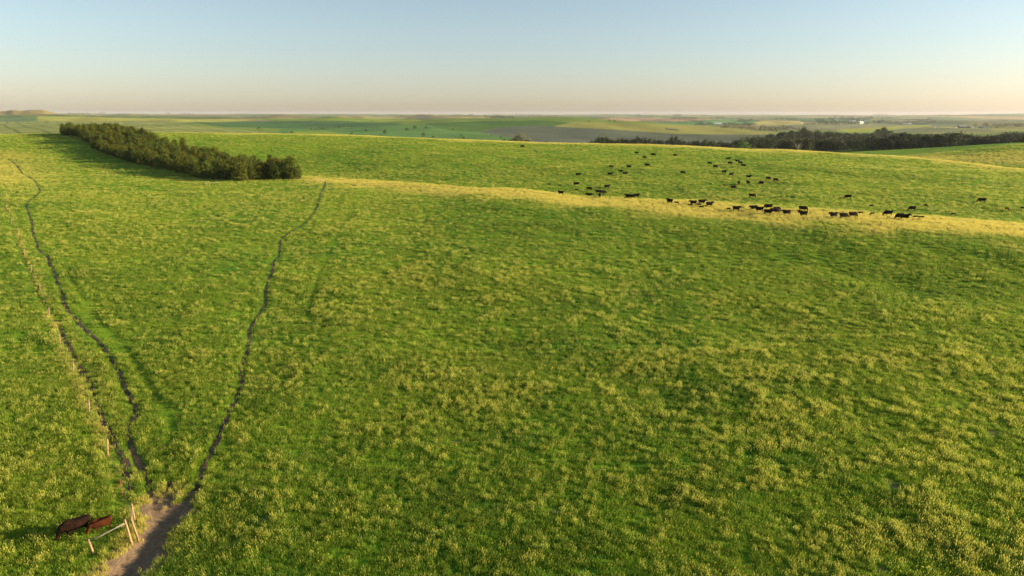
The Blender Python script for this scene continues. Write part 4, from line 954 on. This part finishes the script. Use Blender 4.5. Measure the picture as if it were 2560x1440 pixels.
cow(194, 1336, 0, R(218), 'graze', b_, "nearly black cow grazing at the bottom left beside the brace", size=.84, sink=.05)
cow(256, 1326, 0, R(214), 'graze', r_, "red-brown cow grazing close behind the dark cow at bottom left", size=.64, sink=.04)
far_up = "far hillside"
HERD = [
 (1305, 370, 12, 'R', 'graze', k, "black cow alone just under the ridge crest, below the grove"),
 (1592, 386, 11, 'L', 'stand', k, "black cow highest on the hillside, left of the grazing trio"),
 (1611, 397, 11, 'R', 'graze', b_, "brownish cow lowest of three near the top of the hill"),
 (1632, 391, 14, 'R', 'graze', k, "black cow with lowered head, right of the brownish top cow"),
 (1687, 392, 11, 'R', 'graze', b_, "dark cow alone near the hill top, right of the first trio"),
 (1527, 421, 10, 'R', 'graze', k, "black cow seen short, left end of the upper middle row"),
 (1573, 421, 13, 'L', 'stand', k, "blocky black cow between two others in the upper middle row"),
 (1617, 417, 15, 'R', 'graze', k, "black cow with head down, right end of the upper middle row"),
 (1551, 432, 12, 'R', 'graze', b_, "dark brown cow between the upper and lower middle cows"),
 (1445, 441, 15, 'R', 'stand', k, "black cow standing alone at the left of the hillside"),
 (1524, 440, 14.5, 'R', 'stand', k, "black cow with level back left of the dark brown cow"),
 (1562, 438, 12, 'R', 'walk', k, "black cow just below right of the dark brown cow"),
 (1440, 465, 15, 'R', 'walk', k, "black cow with raised head left of the lower hillside cattle"),
 (1472, 477, 17, 'R', 'graze', k, "large black cow with lifted tail above the yellow strip"),
 (1517, 472, 15, 'R', 'stand', k, "black cow head high, above the long pair at the strip's edge"),
 (1496, 485, 12, 'L', 'stand', k, "black cow, left of two overlapping at the yellow strip's edge"),
 (1507, 486, 12, 'R', 'graze', k, "black cow, right of two overlapping at the yellow strip's edge"),
 (1402, 488, 17, R(150), 'look', k, "black cow looking left alone at the left end of the yellow strip"),
 (1473, 493, 18, 'L', 'stand', k, "blocky black cow in the yellow strip next to the brown calf"),
 (1499, 495, 10, 'A', 'stand', k, "black cow seen from behind next to the brown calf"),
 (1571, 496, 17, R(160), 'walk', k, "black cow, left of a tight trio in the yellow strip"),
 (1581, 498, 14, 'L', 'graze', k, "black cow, middle of a tight trio in the yellow strip"),
 (1590, 495, 14, 'R', 'stand', k, "black cow, right of a tight trio in the yellow strip"),
 (1674, 510, 13, R(130), 'look', k, "black cow turned towards the left beside a small calf"),
 (1820, 401, 13, 'R', 'stand', k, "black cow with level head, top of the right hillside cattle"),
 (1773, 412, 10, 'R', 'graze', b_, "brownish grazing cow, leftmost of the right upper cattle"),
 (1824, 412, 10, 'R', 'graze', b_, "brownish grazing cow under the top right cow"),
 (1843, 406, 10, 'L', 'stand', k, "black cow, upper one of the diagonal black trio"),
 (1850, 411, 11, 'R', 'graze', k, "black cow, middle one of the diagonal black trio"),
 (1857, 418, 13, 'R', 'graze', k, "black cow, lowest and largest of the diagonal black trio"),
 (1788, 421, 12, 'R', 'graze', k, "black grazing cow below the leftmost upper brownish one"),
 (1706, 436, 12, 'R', 'graze', b_, "dark cow alone between the left and right hillside cattle"),
 (1810, 434, 13, 'R', 'stand', k, "black cow, left of two standing in the hill's middle"),
 (1828, 441, 12, 'R', 'stand', k, "black cow, right of two standing in the hill's middle"),
 (1871, 447, 11, 'R', 'stand', k, "square black cow between the standing pair and grazing pair"),
 (1920, 451, 14, 'R', 'graze', k, "black cow, left of the grazing pair on the right hillside"),
 (1938, 455, 13, 'R', 'graze', k, "black cow, right of the grazing pair on the right hillside"),
 (1847, 462, 8, R(60), 'stand', k, "black cow facing away above the large lone grazing cow"),
 (1870, 462, 7, 'A', 'stand', k, "narrow black cow seen from behind below the square one"),
 (1903, 463, 7, R(120), 'graze', k, "narrow black cow leaning left below the grazing pair"),
 (1833, 474, 17, 'R', 'graze', k, "large lone black cow with head down in the hill's centre"),
 (1879, 495, 14, 'R', 'graze', b_, "dark cow with brown flank alone above the yellow strip"),
 (1733, 514, 15, 'L', 'stand', k, "black cow beside a low calf, left in the yellow strip"),
 (1754, 512, 13, 'R', 'stand', k, "black cow above the two calves in the yellow strip"),
 (1773, 518, 15, 'R', 'stand', k, "blocky black cow right of the two calves in the strip"),
 (1840, 529, 19, 'R', 'stand', k, "broad black cow with head at its right beside a lone calf"),
 (1884, 527, 14, 'L', 'walk', k, "black cow stretching left, first of the big cluster"),
 (1898, 531, 18, 'L', 'stand', k, "black cow, second from left in the big cluster"),
 (1919, 538, 23, 'R', 'stand', k, "largest black cow in the middle of the big cluster"),
 (1935, 535, 15, 'R', 'graze', k, "black cow behind the largest one's head in the big cluster"),
 (1921, 524, 17, 'L', 'graze', k, "black cow standing above the big cluster"),
 (1941, 531, 17, 'R', 'graze', k, "black cow, right end of the big cluster"),
 (1966, 539, 20, 'L', 'stand', b_, "dark brown flanked cow right of the big cluster"),
 (2006, 529, 18, 'R', 'graze', k, "black cow, top of the stacked trio right of the cluster"),
 (2008, 543, 24, 'L', 'stand', k, "large black cow, bottom of the stacked trio"),
 (2120, 498, 15, 'L', 'graze', k, "black cow beside a calf, high on the right hillside"),
 (2083, 546, 18, 'L', 'stand', k, "black cow, left of three in a row in the strip"),
 (2108, 548, 21, 'R', 'graze', k, "black cow, lowest middle of three in a row in the strip"),
 (2131, 545, 18, 'R', 'graze', k, "black cow, right of three in a row in the strip"),
 (2220, 541, 19, 'L', 'graze', k, "blocky black cow with head down left, above the strip"),
 (2280, 528, 22, 'L', 'graze', k, "large black cow alone on the right hillside grazing left"),
 (2248, 549, 22, 'L', 'graze', k, "large black cow in front pair at the right, left one"),
 (2260, 551, 20, 'R', 'stand', k, "large black cow in front pair at the right, right one"),
 (2454, 507, 12, 'L', 'graze', k, "small black cow far at the right edge of the hillside"),
]
for c in HERD: cow(*c)
CALVES = [
 (1373, 464, 10, 'L', 'look', k, "black calf, leftmost animal of the herd above the strip"),
 (1399, 465, 8, 'R', 'lie', k, "low black calf right of the leftmost calf"),
 (1441, 478, 9, 'R', 'stand', k, "black calf below the cow with raised head"),
 (1498, 473, 9, 'R', 'stand', k, "black calf between two cows above the strip"),
 (1458, 483, 6, 'A', 'lie', k, "tiny black calf lying above the blocky strip cow"),
 (1488, 495, 9, 'L', 'lie', r_, "red-brown calf in the strip between two black cows"),
 (1565, 498, 10, 'R', 'stand', k, "black calf at the left of the tight trio"),
 (1692, 511, 10, 'L', 'stand', k, "black calf right of the cow turned left"),
 (1777, 463, 6, 'A', 'stand', k, "tiny black calf alone in the hill's centre"),
 (1725, 517, 11, 'R', 'walk', k, "black calf low left of the strip cow"),
 (1748, 516, 9, 'L', 'walk', k, "black calf, upper of two between cows in the strip"),
 (1761, 518, 10, 'R', 'lie', k, "black calf lying left of the blocky strip cow"),
 (1753, 522, 13, 'R', 'graze', k, "black calf, lower of two between cows in the strip"),
 (1821, 527, 13, 'R', 'graze', b_, "dark brown calf grazing left of the broad cow"),
 (1852, 522, 10, 'R', 'lie', b_, "low brown calf stretched right of the broad cow's head"),
 (1999, 533, 11, 'L', 'stand', k, "black calf, middle left of the stacked trio"),
 (2105, 498, 12, 'L', 'lie', b_, "brown calf left of its mother high on the right hillside"),
 (2101, 536, 14, 'R', 'lie', k, "low black calf above three cows in a row"),
 (2151, 537, 10, 'L', 'walk', k, "black calf right above three cows in a row"),
 (2180, 539, 12, 'L', 'graze', k, "black calf between the row of three and the blocky cow"),
 (2178, 519, 9, 'L', 'graze', k, "small dark calf alone upslope of the strip"),
 (2313, 518, 9, 'R', 'graze', k, "small black calf right of the large lone cow"),
 (2288, 547, 8, 'L', 'walk', k, "small black calf, left of three right of the front pair"),
 (2302, 548, 12, 'L', 'stand', k, "black calf, right of three right of the front pair"),
 (2290, 552, 7, 'L', 'lie', r_, "brown calf, lowest of three right of the front pair"),
 (2382, 540, 8, 'L', 'graze', r_, "brown calf alone at the right above the strip"),
 (2516, 526, 8, 'R', 'graze', k, "tiny dark calf far right on the hillside"),
 (2557, 525, 8, 'L', 'stand', k, "tiny dark calf at the right edge of the photo"),
]
for c in CALVES: cow(*c, calf=True)

# ------------------------------------------------------------------ haze: the air over the plain
hz, nt, b = new_mat("haze"); nt.nodes.remove(b)
pv = N(nt, "ShaderNodeVolumePrincipled"); pv.inputs["Color"].default_value = (.78, .86, 1.0, 1); pv.inputs["Density"].default_value = 0.000026; pv.inputs["Anisotropy"].default_value = .1
nt.links.new(pv.outputs[0], nt.nodes["Material Output"].inputs["Volume"])
bm = bmesh.new(); W = 21000; box(bm, -W, W, -400, 16200, float(ZG.min()) - 1, max(float(ZG.max()), 0) + 6)
tag(link("haze", bm_mesh("haze", bm, hz)), "pale blue evening haze over the far plain", kind="stuff")
print("objects", len(scene.objects))
